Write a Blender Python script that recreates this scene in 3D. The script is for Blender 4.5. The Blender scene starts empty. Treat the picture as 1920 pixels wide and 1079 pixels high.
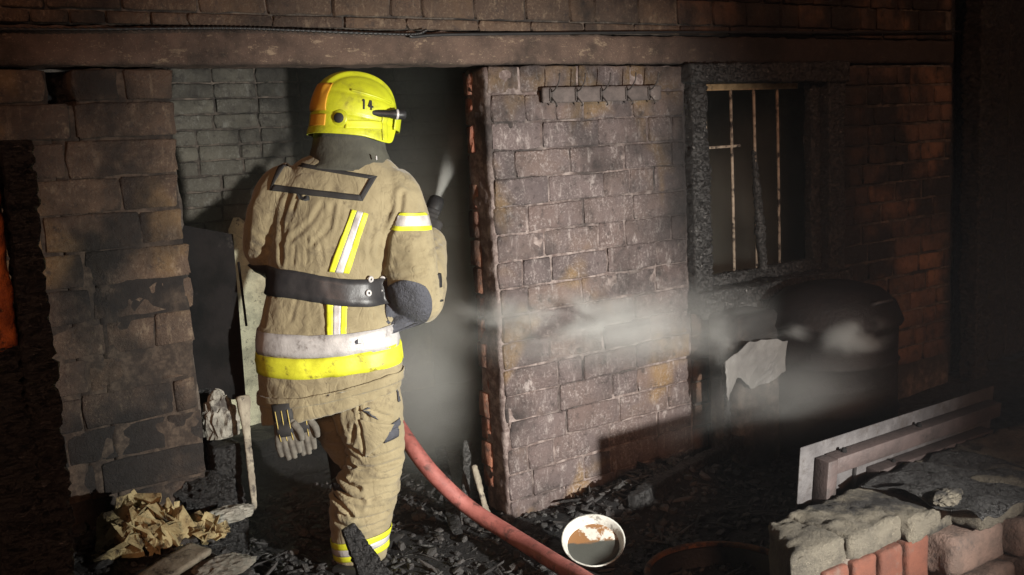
import bpy, bmesh, math, random
import numpy as np
from mathutils import Vector, Matrix
from mathutils.bvhtree import BVHTree

rnd = random.Random(14)
SC = bpy.context.scene
COL = SC.collection
R = math.radians

# ------------------------------------------------------------------ camera
# world: x along the brick front (to the right), y into the house, z up, wall face at y = 0
CAM = np.array([0.0, -3.36, 1.53])
CX = np.array([0.81425531, -0.57826093, -0.05101562])     # camera right, in world axes
CD = np.array([-0.12417393, -0.08765315, -0.98838138])    # camera down
CF = np.array([0.56707066, 0.8111296, -0.14317698])       # camera forward
cam = bpy.data.cameras.new('camera'); camo = bpy.data.objects.new('camera', cam); COL.objects.link(camo)
cam.sensor_width = 36.0; cam.lens = 36.0 * 1950 / 1920; cam.clip_end = 400; cam.clip_start = 0.05
m = Matrix.Identity(4)
for i in range(3):
    m[i][0] = CX[i]; m[i][1] = -CD[i]; m[i][2] = -CF[i]; m[i][3] = CAM[i]
camo.matrix_world = m
SC.camera = camo

# ------------------------------------------------------------------ world, sun, lamp, exposure
W = bpy.data.worlds.new('World'); SC.world = W; W.use_nodes = True
wn = W.node_tree; bg = wn.nodes['Background']
sky = wn.nodes.new('ShaderNodeTexSky'); sky.sky_type = 'NISHITA'; sky.sun_disc = False
SUN_EL, SUN_AZ = 17.0, 206.0
sky.sun_elevation = R(SUN_EL); sky.sun_rotation = R(SUN_AZ)
wn.links.new(sky.outputs[0], bg.inputs[0]); bg.inputs[1].default_value = 0.0042
sun = bpy.data.lights.new('sun', 'SUN'); suno = bpy.data.objects.new('sun', sun); COL.objects.link(suno)
sun.energy = 0.78; sun.angle = R(8); sun.color = (1.0, 0.50, 0.30)
sd = Vector((math.sin(R(SUN_AZ)) * math.cos(R(SUN_EL)), math.cos(R(SUN_AZ)) * math.cos(R(SUN_EL)), math.sin(R(SUN_EL))))
suno.rotation_euler = sd.to_track_quat('Z', 'Y').to_euler()
# the crew's hand-held floodlight, low and to the right of the photographer
fl = bpy.data.lights.new('floodlight', 'SPOT'); flo = bpy.data.objects.new('floodlight', fl); COL.objects.link(flo)
fl.energy = 1500; fl.spot_size = R(61); fl.spot_blend = 1.0; fl.shadow_soft_size = 0.045; fl.color = (1.0, 0.97, 0.90)
flo.location = (2.46, -3.6, 0.95)
flo.rotation_euler = (Vector((2.46, -3.6, 0.95)) - Vector((2.24, 0, 0.64))).to_track_quat('Z', 'Y').to_euler()
SC.view_settings.view_transform = 'Standard'; SC.view_settings.look = 'None'
SC.view_settings.exposure = 0.0; SC.view_settings.gamma = 1.0
SC.cycles.use_denoising = True
SC.cycles.max_bounces = 6; SC.cycles.volume_bounces = 1
SC.cycles.volume_step_rate = 1.0; SC.cycles.sample_clamp_indirect = 4.0

# ------------------------------------------------------------------ helpers
def ray(px, py):
    return ((px - 960) / 1950) * CX + ((py - 540) / 1950) * CD + CF
def at(px, py, y=0.0):
    d = ray(px, py); return CAM + d * ((y - CAM[1]) / d[1])
def atz(px, py, z=0.0):
    d = ray(px, py); return CAM + d * ((z - CAM[2]) / d[2])

def _hash(ix, iy, iz, s):
    n = (ix * 374761393 + iy * 668265263 + iz * 2147483647 + s * 1274126177) & 0xFFFFFFFF
    n = ((n ^ (n >> 13)) * 1274126177) & 0xFFFFFFFF
    return ((n ^ (n >> 16)) & 0xFFFF) / 65535.0
def vnoise(p, scale=1.0, seed=0, octv=1):
    p = np.asarray(p, float) * scale
    out = np.zeros(p.shape[0]); amp = 1.0; tot = 0.0
    for o in range(octv):
        i = np.floor(p).astype(np.int64); f = p - i; f = f * f * (3 - 2 * f)
        v = 0
        for dx in (0, 1):
            for dy in (0, 1):
                for dz in (0, 1):
                    w = (f[:, 0] if dx else 1 - f[:, 0]) * (f[:, 1] if dy else 1 - f[:, 1]) * (f[:, 2] if dz else 1 - f[:, 2])
                    v = v + w * _hash(i[:, 0] + dx, i[:, 1] + dy, i[:, 2] + dz, seed + o * 17)
        out += amp * (v * 2 - 1); tot += amp; amp *= 0.5; p = p * 2.03
    return out / tot

def newobj(name, verts, faces, material=None, parent=None, smooth=True, loc=None):
    me = bpy.data.meshes.new(name)
    me.from_pydata([tuple(map(float, v)) for v in verts], [], [tuple(int(i) for i in f) for f in faces])
    me.validate()
    if smooth: me.polygons.foreach_set('use_smooth', [True] * len(me.polygons))
    if material: me.materials.append(material)
    o = bpy.data.objects.new(name, me); COL.objects.link(o)
    if parent: o.parent = parent
    if loc is not None: o.location = loc
    return o
def empty(name, loc=(0, 0, 0)):
    o = bpy.data.objects.new(name, None); COL.objects.link(o); o.location = loc; o.empty_display_size = 0.1
    return o
def tag(o, label=None, cat=None, group=None, kind=None):
    if label: o['label'] = label
    if cat: o['category'] = cat
    if group: o['group'] = group
    if kind: o['kind'] = kind
    return o

class MB:
    """collects verts and faces for one mesh"""
    def __init__(s): s.v = []; s.f = []
    def add(s, v, f):
        o = len(s.v); s.v += [tuple(map(float, a)) for a in v]; s.f += [tuple(i + o for i in q) for q in f]; return s
    def box(s, x0, x1, y0, y1, z0, z1, bev=0.0, M=None):
        b = min(bev, (x1 - x0) * .45, (y1 - y0) * .45, (z1 - z0) * .45)
        bm = bmesh.new(); bmesh.ops.create_cube(bm, size=1)
        for v in bm.verts:
            v.co = Vector(((x0 + x1) / 2 + v.co.x * (x1 - x0), (y0 + y1) / 2 + v.co.y * (y1 - y0), (z0 + z1) / 2 + v.co.z * (z1 - z0)))
        if b > 0: bmesh.ops.bevel(bm, geom=list(bm.edges), offset=b, segments=2, affect='EDGES', profile=.5)
        bm.verts.index_update()
        vs = [(M @ v.co) if M else v.co.copy() for v in bm.verts]; fs = [[v.index for v in f.verts] for f in bm.faces]
        bm.free(); return s.add(vs, fs)
    def tube(s, pts, rad, n=12, cap=True, sub=1, flat=1.0, up=None):
        v, f = tube_geo(pts, rad, n, cap, sub, flat, up); return s.add(v, f)
    def lathe(s, prof, n=32, M=None, close=False):
        v = []; f = []
        for r, z in prof:
            for k in range(n):
                a = 2 * math.pi * k / n; v.append(Vector((r * math.cos(a), r * math.sin(a), z)))
        for i in range(len(prof) - 1):
            for k in range(n):
                k2 = (k + 1) % n; f.append((i * n + k, i * n + k2, (i + 1) * n + k2, (i + 1) * n + k))
        if close: f.append(tuple(range(n))[::-1]); f.append(tuple((len(prof) - 1) * n + k for k in range(n)))
        if M: v = [M @ p for p in v]
        return s.add(v, f)
    def obj(s, name, material, parent=None, smooth=True): return newobj(name, s.v, s.f, material, parent, smooth)

def catmull(pts, sub):
    pts = [np.asarray(p, float) for p in pts]
    if sub <= 1 or len(pts) < 3: return pts
    P = [2 * pts[0] - pts[1]] + pts + [2 * pts[-1] - pts[-2]]; out = []
    for i in range(1, len(P) - 2):
        for k in range(sub):
            t = k / sub; a, b, c, d = P[i - 1], P[i], P[i + 1], P[i + 2]
            out.append(.5 * (2 * b + (c - a) * t + (2 * a - 5 * b + 4 * c - d) * t * t + (3 * b - a - 3 * c + d) * t ** 3))
    out.append(pts[-1]); return out
def tube_geo(pts, rad, n=12, cap=True, sub=1, flat=1.0, up=None):
    if not hasattr(rad, '__len__'): rad = [rad] * len(pts)
    q = catmull([list(p) + [r] for p, r in zip(pts, rad)], sub)
    P = [Vector(a[:3]) for a in q]; rr = [float(a[3]) for a in q]
    v = []; f = []
    t0 = (P[1] - P[0]).normalized(); u = Vector(up) if up else (Vector((0, 0, 1)) if abs(t0.z) < .9 else Vector((0, 1, 0)))
    for i, p in enumerate(P):
        t = (P[min(i + 1, len(P) - 1)] - P[max(i - 1, 0)]).normalized()
        a = (u - t * u.dot(t)).normalized(); b = t.cross(a); u = a
        for k in range(n):
            th = 2 * math.pi * k / n; v.append(p + a * (rr[i] * math.cos(th)) + b * (rr[i] * flat * math.sin(th)))
    for i in range(len(P) - 1):
        for k in range(n):
            k2 = (k + 1) % n; f.append((i * n + k, i * n + k2, (i + 1) * n + k2, (i + 1) * n + k))
    if cap: f.append(tuple(range(n))[::-1]); f.append(tuple((len(P) - 1) * n + k for k in range(n)))
    return v, f

def grid_box(x0, x1, y0, y1, z0, z1, step, amp=0.004, scale=18, seed=0, bev=0.006, octv=3):
    """a block with all faces gridded and roughened, welded into one surface"""
    nx, ny, nz = (max(1, int(round((b - a) / step))) for a, b in ((x0, x1), (y0, y1), (z0, z1)))
    idx = {}; v = []; f = []
    def vi(i, j, k):
        key = (i, j, k)
        if key not in idx: idx[key] = len(v); v.append((x0 + (x1 - x0) * i / nx, y0 + (y1 - y0) * j / ny, z0 + (z1 - z0) * k / nz))
        return idx[key]
    for i in range(nx):
        for j in range(ny):
            f.append((vi(i, j, 0), vi(i, j + 1, 0), vi(i + 1, j + 1, 0), vi(i + 1, j, 0)))
            f.append((vi(i, j, nz), vi(i + 1, j, nz), vi(i + 1, j + 1, nz), vi(i, j + 1, nz)))
    for i in range(nx):
        for k in range(nz):
            f.append((vi(i, 0, k), vi(i + 1, 0, k), vi(i + 1, 0, k + 1), vi(i, 0, k + 1)))
            f.append((vi(i, ny, k), vi(i, ny, k + 1), vi(i + 1, ny, k + 1), vi(i + 1, ny, k)))
    for j in range(ny):
        for k in range(nz):
            f.append((vi(0, j, k), vi(0, j, k + 1), vi(0, j + 1, k + 1), vi(0, j + 1, k)))
            f.append((vi(nx, j, k), vi(nx, j + 1, k), vi(nx, j + 1, k + 1), vi(nx, j, k + 1)))
    a = np.array(v); c = np.array([(x0 + x1) / 2, (y0 + y1) / 2, (z0 + z1) / 2]); h = np.array([(x1 - x0) / 2, (y1 - y0) / 2, (z1 - z0) / 2])
    d = a - c; inn = np.clip(np.abs(d), 0, None) >= (h - 1e-6)
    k = inn.sum(1)                                       # 1 face, 2 edge, 3 corner
    a = a - np.sign(d) * inn * (np.where(k >= 2, bev * (k - 1) * .5, 0)[:, None])
    n3 = np.stack([vnoise(a, scale, seed + q * 31, octv) for q in range(3)], 1)
    a = a + n3 * amp * np.where(k >= 2, 1.5, 1.0)[:, None]
    return a, f

# ------------------------------------------------------------------ materials
class NT:
    def __init__(s, name):
        s.m = bpy.data.materials.new(name); s.m.use_nodes = True; s.t = s.m.node_tree; s.t.nodes.clear()
        s.pos = s.t.nodes.new('ShaderNodeNewGeometry')
    def n(s, typ, **kw):
        q = s.t.nodes.new(typ)
        for k, v in kw.items(): setattr(q, k, v)
        return q
    def put(s, sock, val):
        if isinstance(val, bpy.types.NodeSocket): s.t.links.new(val, sock)
        else: sock.default_value = val
    def vec(s, stretch=None, coord='world', rot=None, loc=None):
        if coord == 'world': v = s.pos.outputs['Position']
        else: v = s.n('ShaderNodeTexCoord').outputs['Object']
        if stretch or rot or loc:
            mp = s.n('ShaderNodeMapping'); s.t.links.new(v, mp.inputs[0])
            if stretch: mp.inputs['Scale'].default_value = stretch
            if loc: mp.inputs['Location'].default_value = loc
            if rot: mp.inputs['Rotation'].default_value = rot
            v = mp.outputs[0]
        return v
    def noise(s, scale, detail=5, rough=.6, stretch=None, coord='world', dist=0.0, rot=None, loc=None):
        q = s.n('ShaderNodeTexNoise'); s.t.links.new(s.vec(stretch, coord, rot, loc), q.inputs['Vector'])
        q.inputs['Scale'].default_value = scale; q.inputs['Detail'].default_value = detail; q.inputs['Roughness'].default_value = rough
        q.inputs['Distortion'].default_value = dist
        return q.outputs['Fac']
    def voro(s, scale, feature='F1', stretch=None, coord='world', rand=1.0):
        q = s.n('ShaderNodeTexVoronoi', feature=feature); s.t.links.new(s.vec(stretch, coord), q.inputs['Vector'])
        q.inputs['Scale'].default_value = scale; q.inputs['Randomness'].default_value = rand
        return q.outputs['Distance']
    def ramp(s, v, lo, hi, a=0.0, b=1.0):
        q = s.n('ShaderNodeMapRange'); q.interpolation_type = 'SMOOTHSTEP'
        s.put(q.inputs[0], v); q.inputs[1].default_value = lo; q.inputs[2].default_value = hi; q.inputs[3].default_value = a; q.inputs[4].default_value = b
        return q.outputs[0]
    def math(s, op, a, b=None, c=None):
        q = s.n('ShaderNodeMath', operation=op); s.put(q.inputs[0], a)
        if b is not None: s.put(q.inputs[1], b)
        if c is not None: s.put(q.inputs[2], c)
        return q.outputs[0]
    def mix(s, fac, a, b, mode='MIX'):
        q = s.n('ShaderNodeMix', data_type='RGBA', blend_type=mode); q.clamp_factor = True
        s.put(q.inputs[0], fac); s.put(q.inputs[6], c4(a)); s.put(q.inputs[7], c4(b)); return q.outputs[2]
    def rand(s): return s.n('ShaderNodeObjectInfo').outputs['Random']
    def island(s): return s.pos.outputs['Random Per Island']
    def xyz(s, i):
        q = s.n('ShaderNodeSeparateXYZ'); s.t.links.new(s.pos.outputs['Position'], q.inputs[0]); return q.outputs[i]
    def palette(s, v, cols):
        q = s.n('ShaderNodeValToRGB'); s.put(q.inputs[0], v); e = q.color_ramp.elements
        e[0].position = 0; e[0].color = c4(cols[0]); e[1].position = 1; e[1].color = c4(cols[-1])
        for i, c in enumerate(cols[1:-1]):
            k = e.new((i + 1) / (len(cols) - 1)); k.color = c4(c)
        return q.outputs[0]
    def done(s, color, rough=.85, metal=0.0, bump=None, bdist=.004, bstr=1.0, spec=.35, emit=None, estr=0.0, sheen=0.0, coat=0.0):
        b = s.n('ShaderNodeBsdfPrincipled'); s.put(b.inputs['Base Color'], c4(color)); s.put(b.inputs['Roughness'], rough); s.put(b.inputs['Metallic'], metal)
        b.inputs['Specular IOR Level'].default_value = spec
        if sheen: b.inputs['Sheen Weight'].default_value = sheen
        if coat: b.inputs['Coat Weight'].default_value = coat; b.inputs['Coat Roughness'].default_value = .25
        if emit: b.inputs['Emission Color'].default_value = c4(emit); b.inputs['Emission Strength'].default_value = estr
        if bump is not None:
            q = s.n('ShaderNodeBump'); s.put(q.inputs['Height'], bump); q.inputs['Distance'].default_value = bdist; q.inputs['Strength'].default_value = bstr
            s.t.links.new(q.outputs[0], b.inputs['Normal'])
        o = s.n('ShaderNodeOutputMaterial'); s.t.links.new(b.outputs[0], o.inputs[0]); return s.m
def c4(c):
    if isinstance(c, bpy.types.NodeSocket): return c
    return (c[0], c[1], c[2], 1.0)

SOOT = (.012, .011, .011)
def soot_window(t):
    """soot blown out round the burnt window and along the eaves to the right: 0 clean, 1 black"""
    dx = t.math('SUBTRACT', t.xyz(0), 3.92); dz = t.math('SUBTRACT', t.xyz(2), 1.33)
    d = t.math('SQRT', t.math('ADD', t.math('POWER', t.math('MULTIPLY', dx, 1.02), 2.0), t.math('POWER', t.math('MULTIPLY', dz, .95), 2.0)))
    d = t.math('ADD', d, t.math('MULTIPLY', t.math('SUBTRACT', t.noise(3.2, 4), .5), .65))
    return t.ramp(d, 1.08, .52)
def brick_mat(name, cols, pale=(.33, .28, .27), pale_amt=.8, soot_amt=.9, soot_lo=.45, soot_hi=.70, yellow=.7, window=True, soff=(0, 0, 0)):
    t = NT(name)
    c = t.palette(t.rand(), cols)
    c = t.mix(t.ramp(t.noise(5, 4), .35, .7), c, cols[-1])
    c = t.mix(t.math('MULTIPLY', t.ramp(t.noise(2.1, 3, dist=.4), .53, .66), yellow), c, (.23, .145, .06))
    c = t.mix(t.math('MULTIPLY', t.math('MULTIPLY', t.ramp(t.noise(95, 4, .75), .50, .68), t.ramp(t.noise(7, 4, .7), .36, .62)), pale_amt * .9), c, pale)
    c = t.mix(t.math('MULTIPLY', t.ramp(t.noise(30, 5, .75, stretch=(1, 1, .28)), .54, .70), pale_amt * .7), c, pale)
    c = t.mix(t.math('MULTIPLY', t.ramp(t.noise(16, 6, .7, stretch=(1, 1, .55)), .57, .68), pale_amt), c, pale)
    c = t.mix(t.math('MULTIPLY', t.ramp(t.noise(24, 6, .75), .53, .68), .75), c, (.040, .032, .030))
    s = t.math('MULTIPLY', t.ramp(t.noise(1.5, 5, .62, loc=soff), soot_lo, soot_hi), soot_amt)
    if window: s = t.math('MAXIMUM', s, t.math('MULTIPLY', soot_window(t), .97))
    c = t.mix(s, c, SOOT)
    h = t.math('ADD', t.noise(38, 6, .7), t.math('MULTIPLY', t.noise(160, 4, .7), .45))
    return t.done(c, rough=t.ramp(t.noise(30, 3), .3, .7, .72, .95), bump=h, bdist=.014, bstr=1.0)

M = {}
M['brick'] = brick_mat('sooty_brick', [(.128, .092, .083), (.100, .076, .072), (.155, .110, .092), (.088, .070, .070), (.138, .102, .095), (.112, .088, .086)], pale=(.34, .30, .285))
M['brick_left'] = brick_mat('smoke_dark_brick', [(.105, .068, .047), (.066, .046, .036), (.14, .09, .058), (.08, .056, .042)], pale=(.26, .20, .14), pale_amt=.62, soot_amt=.95, soot_lo=.42, soot_hi=.60, yellow=.45, window=False, soff=(0, 0, 1.15))
M['brick_far'] = brick_mat('warm_soot_shade_brick', [(.16, .085, .05), (.12, .068, .045), (.21, .11, .06), (.10, .062, .045)], pale=(.25, .18, .13), pale_amt=.35, soot_amt=.97, soot_lo=.36, soot_hi=.56, yellow=.3)  # heavy black mix: soot, plus the far wall's shade painted in
M['brick_red'] = brick_mat('red_brick', [(.24, .085, .05), (.19, .075, .05), (.29, .12, .07)], pale=(.42, .36, .28), pale_amt=.55, soot_amt=.85, soot_lo=.5, soot_hi=.66, yellow=.2, window=False)
M['brick_inner'] = brick_mat('inner_smoked_brick', [(.108, .098, .080), (.080, .073, .061), (.138, .126, .10), (.094, .086, .07)], pale=(.22, .215, .19), pale_amt=.6, soot_amt=.8, soot_lo=.45, soot_hi=.66, yellow=.1, window=False)
def mortar(name, base, pale, soot=.85, window=True):
    t = NT(name)
    c = t.mix(t.ramp(t.noise(22, 6, .7), .4, .65), base, pale)
    c = t.mix(t.math('MULTIPLY', t.ramp(t.noise(2.4, 5, .65), .42, .64), soot), c, SOOT)
    if window: c = t.mix(t.math('MULTIPLY', soot_window(t), .97), c, SOOT)
    return t.done(c, .95, bump=t.math('ADD', t.noise(60, 6, .75), t.noise(24, 3)), bdist=.006)
M['mortar'] = mortar('sooty_mortar', (.095, .070, .064), (.24, .20, .185))
M['mortar_dark'] = mortar('blackened_mortar', (.045, .037, .032), (.13, .105, .085), .9)
M['mortar_left'] = mortar('smoke_dark_joint', (.028, .021, .017), (.075, .056, .042), .9, False)
t = NT('clean_burnt_plaster')
c = t.mix(t.ramp(t.noise(9, 6, .7), .42, .62), (.80, .78, .56), (.52, .51, .37))
c = t.mix(t.math('MULTIPLY', t.ramp(t.noise(34, 6, .8), .56, .66), .9), c, (.05, .05, .045))
M['plaster'] = t.done(c, .95, bump=t.noise(28, 7, .75), bdist=.02)
t = NT('weathered_concrete')
c = t.mix(t.ramp(t.noise(7, 5), .35, .7), (.125, .085, .066), (.075, .052, .042))
c = t.mix(t.math('MULTIPLY', t.ramp(t.noise(120, 5, .8), .58, .7), .8), c, (.40, .31, .22))
c = t.mix(t.math('MULTIPLY', t.ramp(t.noise(14, 7, .8, stretch=(.7, 1, 1.6)), .56, .63), .7), c, (.30, .23, .16))
c = t.mix(t.math('MULTIPLY', t.ramp(t.noise(2.2, 5, .65), .46, .64), .9), c, (.02, .017, .015))
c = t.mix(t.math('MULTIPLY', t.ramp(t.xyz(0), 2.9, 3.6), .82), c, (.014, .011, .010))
M['concrete'] = t.done(c, .92, bump=t.math('ADD', t.noise(40, 7, .75), t.noise(150, 4, .7)), bdist=.008)
def char_mat(name, scale=34, stretch=(1, 1, 1), base=(.009, .0085, .0085), ash=(.13, .127, .124), amt=.8):
    t = NT(name)
    n1 = t.noise(scale, 4, .65, stretch=stretch, dist=1.2)
    crack = t.ramp(t.math('ABSOLUTE', t.math('SUBTRACT', n1, .5)), .0, .045)
    c = t.mix(t.math('MULTIPLY', t.ramp(t.noise(30, 6, .8, stretch=stretch), .60, .72), amt), base, ash)  # pale flecks: real ash on ashy pieces, painted glints on black char
    h = t.math('ADD', crack, t.math('MULTIPLY', t.noise(130, 5, .75), .7))
    return t.done(c, t.ramp(t.noise(50, 3), .35, .65, .34, .7), bump=h, bdist=.010, spec=.6)
M['char'] = char_mat('alligator_char', 55)
M['char_frame'] = char_mat('blistered_window_char', 26, (1, 1, 1.6), (.026, .025, .024), (.50, .48, .46), 1.0)  # flecks lightened as glints painted on the dim frame
M['char_tall'] = char_mat('alligator_char_upright', 34, (.6, .6, 2.2), (.012, .0115, .0115), (.30, .28, .27), .75)  # pale flecks are glints painted into the upright char
M['ash'] = char_mat('ashy_char', 30, (1, 1, 1), (.05, .05, .048), (.36, .36, .34), .9)
t = NT('sooty_ground')
c = t.mix(t.ramp(t.noise(9, 7, .7), .4, .7), (.009, .009, .0095), (.022, .021, .022))
c = t.mix(t.math('MULTIPLY', t.ramp(t.noise(60, 6, .8), .62, .72), .7), c, (.16, .155, .15))
M['ground'] = t.done(c, t.ramp(t.noise(12, 4), .4, .6, .45, .9), bump=t.math('ADD', t.noise(30, 8, .75), t.noise(110, 4, .7)), bdist=.02)
t = NT('rubble_mix')
c = t.palette(t.island(), [(.012, .011, .011), (.02, .018, .018), (.015, .014, .014), (.035, .032, .031), (.013, .012, .012), (.06, .055, .052), (.018, .017, .016), (.016, .015, .015)])
c = t.mix(t.math('MULTIPLY', t.ramp(t.noise(70, 5, .8), .60, .70), .6), c, (.22, .21, .20))
M['rubble'] = t.done(c, .6, bump=t.noise(120, 5, .7), bdist=.006, spec=.5)
def simple(name, col, col2=None, rough=.6, metal=0.0, scale=14, bump=.002, dirt=None, dirt_lo=.55, dirt_hi=.7, coord='world', spec=.4, bscale=60, **k):
    t = NT(name); c = t.mix(t.ramp(t.noise(scale, 5, .65, coord=coord), .35, .65), col, col2 or col)
    if dirt: c = t.mix(t.ramp(t.noise(scale * .8 + 3, 6, .72, coord=coord), dirt_lo, dirt_hi), c, dirt)
    return t.done(c, rough, metal, bump=t.noise(bscale, 5, .7, coord=coord), bdist=bump, spec=spec, **k)
M['black_metal'] = simple('blackened_steel', (.006, .006, .006), (.011, .010, .010), .85, 0, 9, .004, spec=.06, dirt=(.03, .027, .025), dirt_lo=.62, dirt_hi=.72)
M['grey_metal'] = simple('dusty_grey_steel', (.062, .058, .059), (.032, .029, .030), .7, .1, 8, .003, dirt=(.025, .02, .018), dirt_lo=.5, dirt_hi=.68)
M['brown_metal'] = simple('heat_stained_steel', (.050, .036, .034), (.028, .021, .020), .6, .1, 8, .003, dirt=(.02, .016, .015), dirt_lo=.52, dirt_hi=.7)
M['drum'] = simple('burnt_drum_steel', (.014, .010, .0095), (.009, .0075, .0075), .6, .0, 6, .004)
M['rust'] = simple('rusty_iron', (.46, .30, .16), (.28, .17, .08), .85, .1, 20, .003, dirt=(.05, .03, .02))
M['rust_tub'] = simple('dull_tub_rust', (.20, .075, .025), (.07, .03, .015), .85, .1, 9, .004, dirt=(.025, .014, .01), dirt_lo=.46, dirt_hi=.6)
M['rust_dark'] = simple('dark_rusty_bar', (.40, .33, .25), (.25, .20, .15), .8, .2, 25, .002, dirt=(.02, .016, .014), dirt_lo=.48, dirt_hi=.62)
M['orange_wood'] = simple('unburnt_orange_wood', (.50, .13, .025), (.24, .055, .014), .7, 0, 11, .012, dirt=(.03, .012, .008), dirt_lo=.52, dirt_hi=.62, bscale=24)
M['pale_wood'] = simple('scorched_pale_wood', (.26, .235, .18), (.15, .13, .10), .8, 0, 18, .004, dirt=(.05, .042, .035), dirt_lo=.52, dirt_hi=.64)
M['paper'] = simple('scorched_yellow_paper', (.36, .30, .16), (.22, .165, .08), .9, 0, 16, .006, dirt=(.05, .036, .02), dirt_lo=.50, dirt_hi=.62)
M['white_rag'] = simple('dirty_white_cloth', (.26, .25, .215), (.13, .125, .105), .9, 0, 10, .006, dirt=(.05, .045, .04), dirt_lo=.5, dirt_hi=.64)
M['grey_sheet'] = simple('scorched_grey_sheet', (.13, .125, .118), (.095, .09, .087), .6, 0, 6, .002, dirt=(.05, .045, .04), dirt_lo=.6, dirt_hi=.75)
M['plastic_black'] = simple('black_plastic', (.015, .015, .016), (.022, .022, .022), .45, 0, 10, .001)
M['rack'] = simple('sooty_rack_board', (.095, .078, .072), (.06, .05, .047), .85, 0, 18, .004, dirt=(.19, .17, .155), dirt_lo=.58, dirt_hi=.68)
M['hook'] = simple('sooty_hook_wire', (.045, .037, .034), (.03, .026, .024), .75, 0, 20, .001)
M['hose'] = simple('red_hose_jacket', (.30, .10, .085), (.215, .065, .055), .6, 0, 22, .002, dirt=(.085, .035, .03), dirt_lo=.50, dirt_hi=.66, bscale=220)
M['enamel'] = simple('chipped_white_enamel', (.50, .50, .465), (.34, .34, .31), .45, 0, 12, .001, dirt=(.06, .048, .04), dirt_lo=.50, dirt_hi=.70)
M['terracotta'] = simple('terracotta_block', (.085, .027, .015), (.06, .020, .012), .9, 0, 10, .005, dirt=(.07, .045, .036), dirt_lo=.54, dirt_hi=.75)
t = NT('rough_mortar_cap')
c = t.mix(t.ramp(t.noise(6, 6, .7), .38, .66), (.17, .15, .115), (.085, .075, .06))
c = t.mix(t.math('MULTIPLY', t.ramp(t.noise(45, 6, .8), .56, .68), .8), c, (.27, .24, .18))
c = t.mix(t.ramp(t.noise(3.1, 5, .7), .50, .62), c, (.022, .02, .019))
M['cap'] = t.done(c, .95, bump=t.math('ADD', t.noise(34, 9, .82), t.math('MULTIPLY', t.noise(120, 4, .8), .6)), bdist=.03)
M['stone'] = simple('burnt_pink_stone', (.13, .085, .068), (.08, .055, .045), .9, 0, 14, .008, dirt=(.05, .038, .034), dirt_lo=.54, dirt_hi=.7)

# ------------------------------------------------------------------ ground (one sheet to the horizon)
def sst(a, b, v):
    q = np.clip((np.asarray(v, float) - a) / (b - a), 0, 1); return q * q * (3 - 2 * q)
def gh(x, y):
    x = np.atleast_1d(np.asarray(x, float)); y = np.atleast_1d(np.asarray(y, float))
    p = np.stack([x, y, x * 0], 1)
    near = sst(9, 3, np.hypot(x - 2.4, y + .6))
    h = near * (.030 * vnoise(p, 2.6, 3, 4) + .012 * vnoise(p, 14, 9, 3) - .015)
    h = h + .40 * sst(1.32, .86, x) * sst(-1.35, -.25, y) * sst(.9, .1, y)          # heap against the left pier
    h = h + .15 * sst(.18, .7, y) * sst(1.75, 1.95, y + 0 * x + .55) * near          # debris inside the room
    h = h + .13 * np.exp(-(((x - 2.95) / .42) ** 2 + ((y + .24) / .20) ** 2))       # burnt heap below the wall
    h = h + .05 * np.exp(-(((x - 1.15) / .3) ** 2 + ((y + .8) / .3) ** 2))
    return h
def axis(lo, hi, c0, c1, step):
    a = list(np.arange(c0, c1 + 1e-6, step)); q = step; v = c1
    while v < hi: q *= 1.5; v += q; a.append(min(v, hi))
    q = step; v = c0
    while v > lo: q *= 1.5; v -= q; a.insert(0, max(v, lo))
    return np.array(a)
gx = axis(-60, 60, -.6, 5.6, .028); gy = axis(-60, 60, -2.6, 2.0, .028)
GX, GY = np.meshgrid(gx, gy); gz = gh(GX.ravel(), GY.ravel())
nxx = len(gx); gf = [(j * nxx + i, j * nxx + i + 1, (j + 1) * nxx + i + 1, (j + 1) * nxx + i) for j in range(len(gy) - 1) for i in range(nxx - 1)]
o = newobj('ground', np.stack([GX.ravel(), GY.ravel(), gz], 1), gf, M['ground']); tag(o, 'soot black ground strewn with burnt debris', 'ground', kind='structure')

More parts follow.
